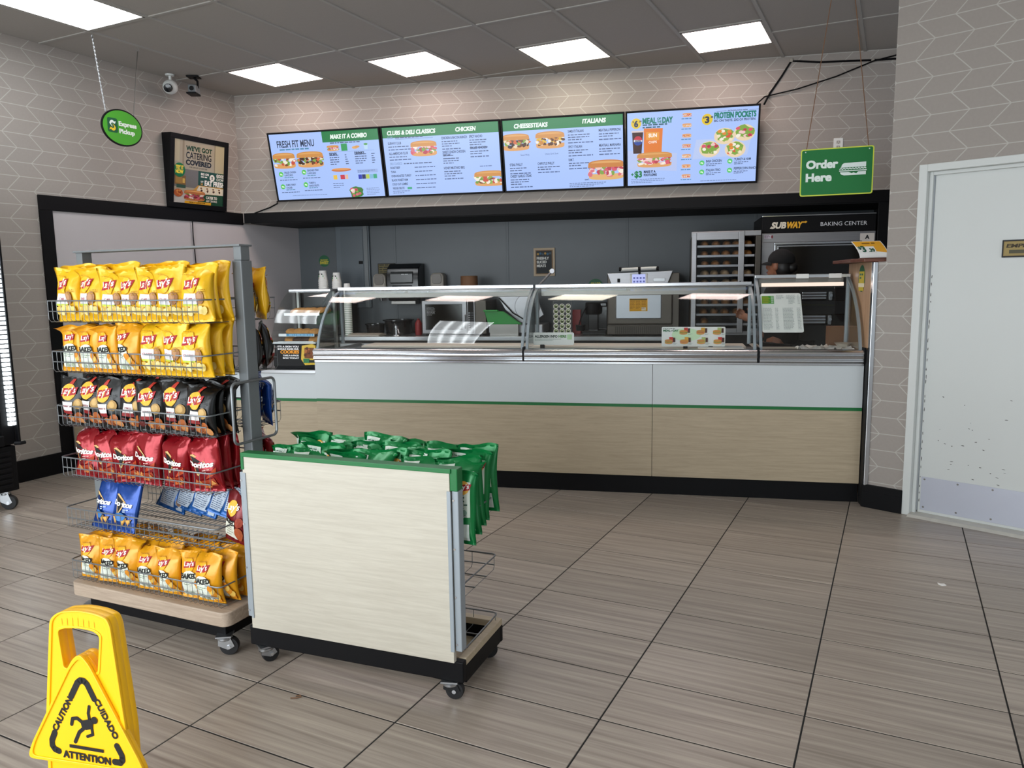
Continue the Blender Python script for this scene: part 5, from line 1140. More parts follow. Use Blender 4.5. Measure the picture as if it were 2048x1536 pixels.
def basket(t, u0, u1, vp, vf, zt, depth=.087, n=32, name='wire_basket', drop=1.):
    """rails from the post plane vp out to the front vf; fine wires down the front and back along the floor"""
    s_ = 1 if vf > vp else -1
    m = MB()
    m.tube([(u0, vp, zt), (u0, vf-s_*.02, zt), (u0+.006, vf-s_*.005, zt), (u0+.02, vf, zt), (u1-.02, vf, zt), (u1-.006, vf-s_*.005, zt), (u1, vf-s_*.02, zt), (u1, vp, zt)], .003, 6)
    m.tube([(u0+.012, vf, zt-.043), (u1-.012, vf, zt-.043)], .0026, 6)
    for q in (.25, .6, .9): m.tube([(u0+.01, vf+(vp-vf)*q, zt-depth), (u1-.01, vf+(vp-vf)*q, zt-depth)], .0024, 6)
    b_ = m.build(name, M['wire'], t, 60)
    g = MB()
    for k in range(n):
        x = u0+.012+(u1-u0-.024)*k/(n-1); g.tube([(x, vf, zt), (x, vf, zt-depth+.012), (x, vf-s_*.01, zt-depth), (x, vp, zt-depth)], .0014, 4)
    g.build('wire_mesh', M['wire'], b_, None); return b_
for z in ZT: basket(R_, -.868, -.018, .14, -.035, z); basket(R_, -.868, -.018, .2, .375, z)

# ------------------------------------------------------------------ chip bags
def bagfn(w_, h, t_, seed):
    rd = random.Random(seed); p = [rd.uniform(0, 6.28) for _ in range(12)]; lean = rd.uniform(-.012, .014); fold = rd.uniform(-.02, .035); fs = rd.choice((-1, 1)); sq = rd.uniform(.9, 1.05)
    def f(xn, zn, side):
        q = max(0., min(1., (zn-.05)/.9)); puff = math.sin(PI*q)**.55 if 0 < q < 1 else 0
        hw = w_/2*(1-.085*puff)*(1+.012*math.sin(9*zn+p[0]))
        T = t_/2*puff*max(0., 1-abs(xn)**2.6)**.75*(1+.22*math.sin(3.1*xn+4.4*zn+p[1])+.15*math.sin(8.*zn-3.3*xn*side+p[2])+.08*math.sin(13*xn+9*zn+p[3]))
        T += .0045*math.sin(15*xn+p[4]+4*side)*math.exp(-((1-zn)/.16))*(1 if zn < .955 else .3)*max(0, 1-abs(xn)) + .004*math.sin(13*xn+p[5])*math.exp(-zn/.14)*max(0, 1-abs(xn))
        y = side*T*sq+lean*math.sin(PI*zn)+.006*math.sin(4*xn+p[6])*zn**4
        e = max(0., zn-.78)/.22; y += fold*e*e*(1+fs*xn*1.2); z = h*zn-.012*e*e*max(0, fs*xn)-.006*puff*(1-abs(xn))+.004*e*math.sin(5*xn+p[7])
        return (hw*xn, y, z)
    return f
def bagmesh(f, m, nx=12, nz=18):
    v = []; fs = []; zs = [0, .022, .05]+[.05+.9*(i/(nz-6)) for i in range(1, nz-6)]+[.95, .978, 1.]
    n = 2*nx
    for zn in zs:
        for i in range(nx+1): v.append(f(-1+2*i/nx, zn, -1))
        for i in range(nx-1, 0, -1): v.append(f(-1+2*i/nx, zn, 1))
    for j in range(len(zs)-1):
        for i in range(n): fs.append((j*n+i, j*n+(i+1) % n, (j+1)*n+(i+1) % n, (j+1)*n+i))
    me = bpy.data.meshes.new('chip_bag'); me.from_pydata(v, [], fs); me.materials.append(m)
    me.polygons.foreach_set('use_smooth', [True]*len(me.polygons)); return me
def lays(c, x, z, s, sun='#f2b92a', ring=True):
    if sun: c.disc(x, z, .032*s, .031*s, '#c98a18' if sun == '#f2b92a' and ring else sun, n=20, rings=3); c.disc(x, z, .0305*s, .0295*s, sun, n=20, rings=3)
    a = [(-.04, -.02), (.034, -.008), (.042, .019), (-.03, .012)]; c.quad(*[(x+p*s, z+q*s) for p, q in a], '#a81c26', None, 6)
    c.text("Lay's", x-.034*s, z-.0115*s, .0225*s, '#f4f1ec', 1, fit=.067*s, shear=.2, rot=.15)
def art_classic(c):
    lays(c, -.012, .155, 1.12); c.quad((-.05, .074), (.012, .074), (.014, .118), (-.048, .118), '#dcdadb', None, 5); c.text('CLASSIC', -.018, .092, .009, '#b0303c', 1, 'c', .042); c.quad((-.048, .067), (.01, .067), (.012, .075), (-.05, .075), '#c3cf3c', None, 4)
    c.disc(.032, .098, .02, .027, '#a3744e', n=16, rings=3, rot=-.3); c.disc(.03, .101, .012, .018, '#b98a60', n=12, rings=2, rot=-.3)
    rd = random.Random(4)
    for k in range(7): c.disc(-.05+k*.016, .042+rd.random()*.014, .013, .018, ['#e9d27a', '#dcb95a', '#f0de9a'][k % 3], n=10, rings=2, rot=rd.uniform(-.5, .5))
    c.lines(.035, .125, .03, 3, .007, .003, '#b98a14', 3); c.lines(-.05, .19, .045, 1, .01, .003, '#b98a14', 4, 1)
def art_baked(c):
    lays(c, -.008, .15, .85, '#efae1c'); c.disc(-.006, .084, .042, .042, '#dfe3d2', n=20, rings=3); c.quad((-.048, .02), (.034, .02), (.034, .086), (-.048, .086), '#dde3d6', None, 6)
    c.text('BAKED', -.006, .094, .0205, '#131313', 2, 'c', .08, .0, .05); c.lines(-.03, .078, .05, 2, .009, .003, '#7a8a6a', 3); c.disc(-.02, .03, .01, .01, '#a8b49a', n=10); c.disc(.01, .03, .01, .01, '#a8b49a', n=10)
    rd = random.Random(6)
    for k in range(5): c.disc(.045+rd.uniform(-.012, .012), .02+k*.014, .012, .014, ['#d98a1e', '#eabf5a'][k % 2], n=9, rings=2)
    c.lines(-.035, .175, .05, 1, .01, .003, '#b9780e', 4, 1)
def art_bbq(c):
    c.quad((-.02, .175), (0, .175), (.012, .2), (.0, .2), '#b8382a', None, 3); lays(c, -.014, .15, 1.1, '#efb53a', False)
    c.quad((-.04, .07), (.01, .07), (.012, .11), (-.036, .11), '#dcd8d4', None, 5); c.text('BARBECUE', -.014, .088, .007, '#8a2030', 1, 'c', .04); c.quad((-.042, .058), (.012, .056), (.01, .072), (-.04, .072), '#8a1c1c', None, 4)
    c.disc(.036, .1, .021, .023, '#b08a4e', n=15, rings=3); c.disc(.034, .104, .014, .014, '#cba768', n=12, rings=2)
    rd = random.Random(9)
    for k in range(5): c.disc(.0+k*.012, .035+rd.uniform(-.012, .014), .016, .019, ['#b5622c', '#c98a52', '#8f4a22'][k % 3], n=10, rings=2, rot=k)
    c.disc(-.035, .04, .02, .012, '#5a1c18', n=10, rings=2); c.lines(.03, .14, .03, 3, .007, .003, '#4a4a4a', 3)
def art_dor(c, tri='#15110f', flame='#e0662a', red=True):
    c.poly([(-.042, .155), (-.03, .158), (.016, .126), (-.016, .072), (-.026, .075)], '#d8b070'); c.poly([(-.04, .153), (.008, .126), (-.018, .08)], tri)
    c.text('Doritos', -.052, .112, .021, '#f2efe8', 2, fit=.1, shear=.1, rot=-.08); c.lines(.01, .094, .03, 2, .008, .0035, '#e6b9b0' if red else '#c8d6ee', 3)
    if red:
        c.quad((-.06, .03), (.06, .028), (.05, .06), (-.03, .05), '#a83a1c', None, 5)
        rd = random.Random(2)
        for k in range(5): x = -.045+k*.02; z = .018+rd.random()*.016; c.poly([(x, z), (x+.022, z+.005), (x+.006, z+.022)], ['#cf7a3a', '#e09a52', '#c8622c'][k % 3])
        c.quad((.02, .06), (.06, .075), (.06, .1), (.035, .08), '#c4481e', None, 4)
    else:
        for x, z, s in ((-.045, .032, 1.), (-.002, .026, 1.05), (.03, .03, .8)): c.poly([(x, z+.03*s), (x+.035*s, z+.034*s), (x+.016*s, z)], '#d99a3a'); c.poly([(x+.004, z+.027*s), (x+.03*s, z+.03*s), (x+.016*s, z+.006)], '#e6b45a')
        c.disc(.0, .065, .03, .018, '#3f7fc4', n=14, rings=2)
def art_back(c):
    c.quad((-.06, .02), (.022, .02), (.022, .17), (-.06, .17), '#bfcbd8', None, 6); c.lines(-.055, .16, .07, 15, .0095, .0035, '#5a6a86', 3); c.quad((.03, .01), (.062, .01), (.062, .185), (.03, .185), '#c9d4de', None, 5); c.disc(.047, .14, .012, .012, '#b83040', n=12, rings=2); c.disc(.047, .06, .016, .03, '#8a6a52', n=12, rings=2)
def art_bdark(c):
    c.disc(-.008, .15, .028, .03, '#efb53a', n=18, rings=3); c.text("Lay's", -.04, .138, .024, '#f4f1ec', 1, fit=.07, shear=.2, rot=.15)
    c.quad((-.05, .03), (.018, .02), (.018, .1), (-.046, .108), '#dfe0d0', None, 6); c.text('BAKED', -.046, .088, .02, '#16120f', 2, fit=.07, rot=-.05); c.lines(-.04, .07, .045, 4, .011, .003, '#8a8a72', 3); c.disc(.036, .05, .02, .03, '#a8502a', n=12, rings=2); c.disc(.04, .1, .016, .02, '#9a3a24', n=12, rings=2)
def art_green(c):
    c.quad((.0, .1), (.068, .1), (.066, .225), (.0, .225), '#d9e2d4', None, 6); c.quad((-.07, .17), (-.015, .17), (-.015, .245), (-.07, .245), '#d3dccf', None, 5); c.lines(-.064, .23, .04, 5, .011, .004, '#4a6a5a', 3); c.quad((.03, .015), (.066, .015), (.066, .075), (.03, .075), '#c9d4cc', None, 5); lays(c, .04, .205, .75, '#e9b04a'); c.lines(.02, .17, .04, 4, .013, .005, '#33584a', 4); c.disc(.048, .118, .011, .011, '#8aa898', n=12, rings=2); c.lines(-.06, .235, .05, 2, .01, .004, '#cfe0d2', 7)
    c.quad((-.078, .03), (-.064, .03), (-.064, .23), (-.078, .23), '#cfdccf', None, 6)
KIND = {'classic': (M['bagY'], .158, .222, .058, art_classic), 'baked': (M['bagO'], .142, .2, .06, art_baked), 'bbq': (M['bagK'], .156, .212, .058, art_bbq), 'red': (M['bagR'], .158, .212, .06, art_dor),
        'blue': (M['bagB'], .15, .225, .05, lambda c: art_dor(c, '#120f14', '', False)), 'pale': (M['bagW'], .16, .2, .05, art_back), 'darkred': (M['bagD'], .13, .215, .05, art_bdark), 'green': (M['bagG'], .172, .262, .05, art_green)}
PROTO = {}
def back_green(c):
    c.quad((-.05, .19), (.05, .19), (.05, .244), (-.05, .244), '#d9e2d4', None, 6); c.lines(-.05, .224, .1, 4, .009, .004, '#5a7a6a', 5); c.quad((.062, .01), (.08, .01), (.08, .25), (.062, .25), '#d3ddd0', None, 6); c.disc(-.02, .12, .04, .06, '#0d7a3c', n=14, rings=2)
def back_plain(c):
    c.quad((-.03, .03), (.035, .03), (.035, .13), (-.03, .13), '#cfcabf', None, 5); c.lines(-.024, .122, .05, 9, .01, .0035, '#55504a', 5); c.quad((-.03, .14), (.02, .14), (.02, .16), (-.03, .16), '#a81c26', None, 4)
def proto(kind):
    if kind in PROTO: return PROTO[kind]
    m, w_, h, t_, art = KIND[kind]; out = []
    for s in range(4):
        f = bagfn(w_, h, t_, hash_(kind)+s*13)
        me = bagmesh(f, m); c = Canvas(); art(c)
        g = lambda x, z, l, f=f, w_=w_, h=h: (lambda q: (q[0], q[1]-.0022-.0006*l, q[2]))(f(max(-.98, min(.98, x/(w_/2))), max(.0, min(1, z/h)), -1))
        n0 = len(c.v); l0 = c.l; c.l = 0; (back_green if kind == 'green' else back_plain)(c)
        cnt = [0]
        def g2(x, z, l, g=g, f=f, w_=w_, h=h, n0=n0, cnt=cnt):
            cnt[0] += 1
            if cnt[0] <= n0: return g(x, z, l)
            q = f(max(-.98, min(.98, x/(w_/2))), max(.0, min(1, z/h)), 1); return (q[0], q[1]+.0022+.0006*l, q[2])
        o = c.build('bag_print', g2, M['ink'], None); pr = o.data; bpy.data.objects.remove(o)
        out.append((me, pr))
    PROTO[kind] = out; return out
def hash_(s): return sum(ord(ch)*(i+3) for i, ch in enumerate(s))
brd = random.Random(42)
def bag(kind, fr, u, v, z, label, group=None, rz=0., rx=0., ry=0., var=None, s=1.):
    p = proto(kind)[brd.randrange(4) if var is None else var]
    o = bpy.data.objects.new('chip_bag', p[0]); COL.objects.link(o); d = bpy.data.objects.new('bag_print', p[1]); COL.objects.link(d); d.parent = o
    o.location = fr.w(u, v, z); o.rotation_euler = (rx, ry, fr.a+rz); o.scale = (s, s, s)
    return tag(o, label, 'chip bag', group)
ORD = ['first', 'second', 'third', 'fourth', 'fifth', 'sixth', 'seventh', 'eighth']
SH = ['top', 'second', 'third', 'fourth', 'fifth', 'lowest']
rows = [(0, 'classic', [-.775, -.635, -.512, -.405, -.3, -.195, -.075], 'yellow potato chip bag'),
        (2, 'bbq', [-.79, -.68, -.565, -.45, -.335, -.21, -.085], 'black barbecue chip bag'),
        (3, 'red', [-.765, -.635, -.5, -.41, -.235, -.085], 'red tortilla chip bag'),
        (5, 'baked', [-.78, -.665, -.555, -.44, -.32, -.2, -.105], 'orange yellow baked chip bag')]
for r, kind, us, nm in rows:
    zb = ZT[r]-.084; n = len(us)
    for i, u in enumerate(us):
        bag(kind, G, u, .005+brd.uniform(-.004, .006), zb, '%s, %s from the cooler end, front of the %s shelf' % (nm, ORD[i], SH[r]), '%ss on the %s shelf' % (nm, SH[r]), brd.uniform(.0, .3), brd.uniform(-.1, .05), brd.uniform(-.07, .07), s=brd.uniform(.91, 1.02))
    for L, v in enumerate((.058, .104)):
        for i in range(6):
            bag(kind, G, -.77+i*.137+brd.uniform(-.012, .012), v, zb, '%s tucked behind the front row of the %s shelf' % (nm, SH[r]), '%ss behind the front row of the %s shelf' % (nm, SH[r]), brd.uniform(-.1, .1), brd.uniform(-.05, .02), brd.uniform(-.04, .04), s=brd.uniform(.97, 1.06))
# second shelf: baked, then classic
zb = ZT[1]-.084
for i, u in enumerate([-.78, -.675, -.575, -.445]): bag('baked', G, u, .005, zb, 'orange yellow baked chip bag, %s from the cooler end, front of the second shelf' % ORD[i], 'baked chip bags on the second shelf', brd.uniform(-.15, .15), brd.uniform(-.06, .03), s=brd.uniform(.94, 1.02))
for i, u in enumerate([-.3, -.19, -.085]): bag('classic', G, u, .005, zb, 'yellow potato chip bag, %s after the baked bags, front of the second shelf' % ORD[i], 'yellow chip bags on the second shelf', brd.uniform(-.2, .15), brd.uniform(-.06, .03), s=.93)
for L, v in enumerate((.058, .104)):
    for i in range(6): bag('baked' if i < 3 else 'classic', G, -.77+i*.137, v, zb, '%s tucked behind the front row of the second shelf' % ('orange yellow baked chip bag' if i < 3 else 'yellow potato chip bag'), 'hidden %s bags of the second shelf' % ('baked' if i < 3 else 'yellow'), brd.uniform(-.1, .1), brd.uniform(-.05, .02), s=.95)
# fifth shelf: two blue bags, pale blue backs lying at the rear, one dark red baked bag
zb = ZT[4]-.084
bag('blue', G, -.695, .0, zb+.002, 'blue tortilla chip bag on the fifth shelf, nearer the cooler of two', None, -.1, -.28, -.0, 0); bag('blue', G, -.575, -.006, zb+.002, 'blue tortilla chip bag on the fifth shelf, overlapping its twin', None, .06, -.3, .05, 2)
for i in range(5): bag('pale', G, -.56+i*.093, .235+.012*(i % 2), zb+.03, 'pale blue chip bag with printed back on the fifth shelf, %s from the blue bags' % ORD[i], 'pale blue bags at the rear of the fifth shelf', .15, -.3, .28, i % 4, .95)
bag('darkred', G, -.02, .07, zb+.002, 'dark red baked chip bag alone at the end of the fifth shelf', None, -.1, -.06, .14, 1)
# rear side of the rack
for r, kind, nm in ((0, 'classic', 'yellow potato chip bag'), (1, 'bbq', 'black barbecue chip bag'), (2, 'blue', 'blue tortilla chip bag'), (3, 'red', 'red tortilla chip bag'), (5, 'baked', 'orange yellow baked chip bag')):
    zb = ZT[r]-.084
    for i in range(6):
        for j in range(2 if i == 5 else 1):
            if r == 0 and i < 5: continue
            bag(kind, G, -.77+i*.138+(.04 if i == 5 else 0), .245+j*.06, zb, '%s on the rear side of the %s shelf' % (nm, SH[r]), 'rear %ss of the %s shelf' % (nm, SH[r]), PI+brd.uniform(-.12, .12)-(.62 if i == 5 else 0), brd.uniform(-.12, .0), brd.uniform(-.05, .05), s=.93)

# ------------------------------------------------------------------ low display with oak panel
L_ = thing('low_display', S.w(0, 0, 0), S.a, 'low rolling display with a pale oak panel, green top edge and rear wire baskets', 'display')
MB().box(-.822, .03, -.032, -.012, .148, .822).build('oak_panel', M['bwood'], L_, None, .0015)
MB().box(-.826, .036, -.036, .012, .818, .834).box(-.826, -.814, -.036, .012, .77, .82).build('green_edge', M['green'], L_, None, .002)
MB().box(.03, .058, -.03, .014, .757, .834).build('green_cap', M['green'], L_, None, .003)
for x0, x1 in ((.034, .058), (-.842, -.818)):
    p = MB().box(x0, x1, -.026, .014, .19, .757).build('upright', M['greylight'], L_, None, .003)
    MB().box((x0-.014) if x0 > 0 else x1, x0 if x0 > 0 else x1+.01, -.036, -.03, .19, .757).build('flange', M['greylight'], p, None, .001)
    sc2 = MB()
    for k in range(4): sc2.lathe([(.004, -.028), (.003, -.0255)], ((x0+x1)/2-.006, 0, .215+k*.17), 8, 'y')
    sc2.build('screw', M['alu'], p)
MB().box(-.845, .058, -.02, .01, .072, .148).build('front_board', M['black'], L_, None, .004); MB().box(-.845, .058, .335, .352, .06, .124).build('rear_board', M['black'], L_, None, .003)
for x0, x1 in ((.03, .056), (-.843, -.817)):
    MB().box(x0, x1, .01, .336, .06, .124).build('side_board', M['black'], L_, None, .003); MB().box(x0-.002, x1, .012, .352, .124, .15).build('side_trim', M['lwood'], L_, None, .002)
MB().box(-.817, .03, .318, .352, .124, .15).build('rear_trim', M['lwood'], L_, None, .002); MB().box(-.817, .028, .15, .318, .06, .072).build('bottom_board', M['lwood'], L_, None)
for x, y, tr in ((.0, .0, .2), (.0, .31, .5), (-.79, .0, 1.0), (-.79, .31, .3)): caster(L_, x, y, .033, .072, tr, x > -.5)
for z in (.652, .417, .182): basket(L_, -.80, .05, .012, .325, z, .06, 10)
gz = .655-.075
for j, v in enumerate((.055, .115, .175, .235, .292)):
    for i in range(6):
        last = i == 5
        bag('green', S, -.745+i*.146+brd.uniform(-.02, .02), v, gz+(brd.uniform(0, .012) if not last else -.03+.012*j), ('green and white chip bag at the open display end, %s from the oak panel' % ORD[j]) if last else 'green and white chip bag packed upright, %s row behind the oak panel' % ORD[j], None if last else 'green chip bags, %s row behind the oak panel' % ORD[j], brd.uniform(-.22, .22) if not last else brd.uniform(-.1, .1), brd.uniform(-.42, -.05) if not last else brd.uniform(-.1, .05), brd.uniform(-.07, .07), s=brd.uniform(.97, 1.03))

# ------------------------------------------------------------------ caution floor sign
FS = Fr((-1.542, -1.76), 11.8)
t = thing('floor_sign', FS.w(0, 0, 0), FS.a, 'yellow folding caution floor sign with a handle hole', 'sign')
def curve_plate(name, loops, y0, y1, m, parent, bev=.002, tilt=0.):
    cu = bpy.data.curves.new(name, 'CURVE'); cu.dimensions = '2D'; cu.fill_mode = 'BOTH'; cu.extrude = (y1-y0)/2; cu.bevel_depth = bev; cu.bevel_resolution = 1; cu.offset = -bev
    for l in loops:
        s_ = cu.splines.new('POLY'); s_.points.add(len(l)-1); s_.use_cyclic_u = True
        for q, (a, b_) in zip(s_.points, l): q.co = (a, b_, 0, 1)
    o = bpy.data.objects.new(name, cu); COL.objects.link(o); dg = bpy.context.evaluated_depsgraph_get(); me = bpy.data.meshes.new_from_object(o.evaluated_get(dg)); bpy.data.objects.remove(o); bpy.data.curves.remove(cu)
    for v in me.vertices: v.co = (v.co.x, -v.co.z+(y0+y1)/2, v.co.y)
    me.flip_normals() if False else None
    bm = bmesh.new(); bm.from_mesh(me); bmesh.ops.recalc_face_normals(bm, faces=bm.faces); bm.to_mesh(me); bm.free(); me.materials.clear()
    return link(name, me, m, parent, 35)
Z0 = .4503
def sm(pts, r=.012, n=4):
    """round the corners of a polygon"""
    out = []; L = len(pts)
    for i in range(L):
        p = Vector(pts[i]); a = Vector(pts[i-1])-p; b_ = Vector(pts[(i+1) % L])-p; d = min(r, a.length*.45, b_.length*.45); a = p+a.normalized()*d; b_ = p+b_.normalized()*d
        for k in range(n+1): q = k/n; w3 = a*(1-q)**2+p*2*q*(1-q)+b_*q*q; out.append((w3.x, w3.y))
    return out
body_o = sm([(-.088, .188), (-.06, .209), (.0, .218), (.052, .214), (.083, .205), (.092, .185), (.12, -.075), (.122, -.2), (.135, -.445), (-.135, -.445), (-.124, -.2), (-.12, -.075)], .02)
hole = sm([(-.066, .16), (-.045, .168), (.0, .172), (.04, .169), (.058, .158), (.046, .066), (.034, .062), (.02, .094), (.008, .104), (-.01, .104), (-.024, .092), (-.042, .064), (-.055, .066)], .009, 3)
lift = lambda l: [(a, b_+Z0) for a, b_ in l]
fb = curve_plate('front_panel', [lift(body_o), lift(hole)], .0, .02, M['yellow'], t, .003)
tri_o = sm([(-.18, -.185), (.175, -.18), (.16, -.145), (.026, .088), (.0, .112), (-.03, .082), (-.165, -.145)], .022)
tri = curve_plate('warning_plate', [lift(tri_o)], -.006, .004, M['yellow'], t, .0025)
rim_i = [(a*.93, (b_+.06)*.93-.06) for a, b_ in tri_o]
curve_plate('raised_rim', [lift(tri_o), lift(rim_i)], -.011, -.004, M['yellow'], t, .0015)
bo2 = [(a*.9-.001, (b_-.0)*.965+.004) if b_ > -.1 else (a*.92, b_) for a, b_ in body_o]; ho2 = [(a*1.12, (b_-.12)*1.1+.12) for a, b_ in hole]
curve_plate('panel_rim', [lift(body_o), lift(bo2)], -.005, .002, M['yellow'], t, .0015); curve_plate('handle_rim', [lift(ho2), lift(hole)], -.004, .002, M['yellow'], t, .0012)
rb = MB()
for k in range(7): x = -.055+k*.016; rb.box(x, x+.006, -.003, .001, Z0+.175, Z0+.2-.0022*abs(k-3))
rb.build('grip_rib', M['yellow'], t, None, .0015)
rear = curve_plate('rear_panel', [lift(body_o), lift(hole)], .022, .036, M['yellow'], t, .003)
for o in (rear,): o.rotation_euler = (0, 0, 0)
cv = Canvas(); BK = '#11100e'; cx = .002
def stroke(c, pts, wd_, col):
    for (a, b_), (c_, d_) in zip(pts, pts[1:]): c.line(a, b_, c_, d_, wd_, col, 1)
    for a, b_ in pts: c.disc(a, b_, wd_/2, wd_/2, col, 1.3, n=16)
def arrow(p): return [(a+cx, b_+Z0) for a, b_ in p]
stroke(cv, arrow([(-.036, -.004), (-.014, .034), (-.005, .041), (.005, .041), (.014, .034), (.033, -.002)]), .0165, BK)
stroke(cv, arrow([(-.094, -.107), (-.104, -.128), (-.104, -.142), (-.097, -.151), (-.085, -.154)]), .0165, BK); stroke(cv, arrow([(.092, -.116), (.105, -.138), (.106, -.15), (.099, -.158), (.083, -.158)]), .0165, BK)
cv.text('CAUTION', -.087+cx, -.104+Z0, .0165, BK, 2, fit=.106, rot=math.radians(59)); cv.text('CUIDADO', .0315+cx, -.0065+Z0, .0165, BK, 2, fit=.108, rot=math.radians(-60)); cv.text('ATTENTION', cx, -.168+Z0, .0185, BK, 2, 'c', .142)
cv.rect(-.05+cx, -.139+Z0, .052+cx, -.1305+Z0, BK); cv.disc(.03+cx, -.0575+Z0, .0095, .0095, BK, n=18)
stroke(cv, arrow([(.0165, -.024), (.0125, -.042), (.015, -.058)]), .0085, BK); cv.poly(arrow([(-.012, -.064), (.018, -.055), (.026, -.064), (.024, -.08), (.004, -.086), (-.008, -.08)]), BK)
stroke(cv, arrow([(-.004, -.07), (-.022, -.059), (-.036, -.062), (-.04, -.077)]), .0095, BK); stroke(cv, arrow([(.0, -.08), (-.018, -.095), (-.032, -.122)]), .0098, BK); stroke(cv, arrow([(.02, -.076), (.022, -.096), (.006, -.103)]), .008, BK)
cv.build('warning_print', front(y=-.0095), M['ink'], t)
t.rotation_euler = (math.radians(-1.95), 0, FS.a)
# small litter on the floor
o = MB().prism([(-.012, -.006), (.004, -.016), (.02, -.004), (.012, .012), (-.004, .006), (-.016, .014)], .0005, .004, 'z').build('torn_paper', M['paper'], None, None); o.location = (.461, 1.12, .0006); tag(o, 'small torn scrap of white paper lying on the open floor', 'scrap')
o = MB().tube([(0, 0, .003), (.02, .008, .004), (.028, .022, .003), (.02, .03, .003), (.008, .018, .003)], .0022, 5).build('twist_tie', M['card'], None, 60); o.location = (-1.64, -.95, 0); tag(o, 'tiny brown bent twist tie on the floor before the low display', 'scrap')
o = MB().prism([(-.5, -.36), (.0, -.36), (.0, .0), (-.5, .08)], .001, .008, 'z').build('door_mat', M['rubber'], None, None, .002); o.location = (-2.327, -1.565, 0); o.rotation_euler = (0, 0, .3); tag(o, 'corner of a black rubber door mat on the tiled floor', 'mat')
t = KT('green_tray', -5.18, .25, .826, 'bright green plastic tray on the low counter seen behind the chip rack', 'tray')
kb(MB().box(-5.38, -4.96, .16, .4, .828, 1.17), 'tray_body', 'greenpl', t, None, .01); kb(MB().box(-5.4, -4.94, .14, .42, 1.17, 1.2), 'tray_rim', 'greenpl', t, None, .006)

# ------------------------------------------------------------------ worker by the oven
PU, PV = -.345, 1.27; A0 = math.atan2(.57, -.82)-PI/2      # local +y is where the worker faces
pr = thing('person', K.w(PU, PV, 0), K.a+A0, 'person in black cap and clothes with one gloved hand on the bread cabinet door', 'person')
def skin(pts, edges, rad, root=0, sub=1):
    me = bpy.data.meshes.new('limb'); me.from_pydata([tuple(p) for p in pts], edges, []); o = bpy.data.objects.new('limb', me); COL.objects.link(o)
    s_ = o.modifiers.new('s', 'SKIN'); lay = me.skin_vertices[0].data
    for i, r in enumerate(rad): lay[i].radius = (r, r) if not isinstance(r, tuple) else r; lay[i].use_root = i == root
    o.modifiers.new('d', 'SUBSURF').levels = sub
    dg = bpy.context.evaluated_depsgraph_get(); e = bpy.data.meshes.new_from_object(o.evaluated_get(dg)); vs = [tuple(v.co) for v in e.vertices]; fs = [tuple(p.vertices) for p in e.polygons]
    bpy.data.objects.remove(o); return vs, fs
def loc(u, v, z):     # counter coordinates -> the worker's own
    d = Vector((u-PU, v-PV)); c, s_ = math.cos(-A0), math.sin(-A0); return Vector((d.x*c-d.y*s_, d.x*s_+d.y*c, z))
wr_, fin = loc(-.545, 1.672, 1.085), loc(-.665, 1.725, 1.16)
el = loc(-.43, 1.42, 1.06)
sh = Vector((-.165, .0, 1.335))
P_ = [(0, 0, .92), (0, -.005, 1.08), (0, .0, 1.25), (0, -.005, 1.36), (0, .01, 1.43), sh, el, wr_, (.165, 0, 1.335), (.21, .03, 1.09), (.17, .2, 1.0),
      (-.085, 0, .86), (-.095, .02, .48), (-.1, -.01, .09), (-.1, .12, .045), (.085, 0, .86), (.095, .02, .48), (.1, -.01, .09), (.1, .12, .045)]
E_ = [(0, 1), (1, 2), (2, 3), (3, 4), (3, 5), (5, 6), (6, 7), (3, 8), (8, 9), (9, 10), (0, 11), (11, 12), (12, 13), (13, 14), (0, 15), (15, 16), (16, 17), (17, 18)]
RA = [(.15, .11), (.13, .1), (.15, .11), (.07, .065), .052, .062, .045, .03, .062, .045, .03, .085, .058, .045, .04, .085, .058, .045, .04]
vs, fs = skin(P_, E_, RA)
bd = MB(); bd.add(vs, fs); hc = Vector((0, .03, 1.54)); bd.blob(hc, (.074, .094, .108), 20, 14); bd.blob(hc+Vector((0, .045, -.06)), (.055, .055, .05), 14, 10); bd.blob(hc+Vector((0, .1, -.012)), (.014, .022, .024), 10, 8)
for s_ in (-1, 1): bd.blob(hc+Vector((s_*.078, -.005, -.012)), (.012, .02, .032), 10, 8)
bd.blob(hc+Vector((0, .092, -.055)), (.024, .012, .009), 10, 6)
# hand: palm from the wrist, four unequal fingers bent round the door stile, thumb from the side
hd = (fin-wr_).normalized(); side = hd.cross(Vector((0, 0, 1))).normalized(); upv = side.cross(hd).normalized(); pc = wr_+hd*.05
palm, pf = skin([wr_, wr_+hd*.045, wr_+hd*.085], [(0, 1), (1, 2)], [.027, (.026, .04), (.02, .04)], 0); bd.add(palm, pf)
def fingers(w0, hd, side, upv):
    for off, ln in ((.031, .07), (.011, .078), (-.01, .073), (-.03, .058)):
        b0 = w0+hd*.075+upv*off; b1 = b0+hd*ln*.5+upv*off*.12; b2 = b1+(hd*.75-side*.65).normalized()*ln*.33; b3 = b2+(hd*.2-side).normalized()*ln*.26
        v2, f2 = skin([b0, b1, b2, b3], [(0, 1), (1, 2), (2, 3)], [.0105, .0095, .0088, .0078]); bd.add(v2, f2)
    b0 = w0+hd*.03+upv*.03; v2, f2 = skin([b0, b0+upv*.03+hd*.022, b0+upv*.045+hd*.05-side*.012], [(0, 1), (1, 2)], [.014, .0115, .009]); bd.add(v2, f2)
fingers(wr_, hd, side, upv)
w2_ = Vector((.17, .2, 1.0)); hd2 = Vector((-.35, .8, -.35)).normalized(); sd2 = Vector((0, 0, 1)).cross(hd2).normalized()*-1; up2 = hd2.cross(sd2).normalized()
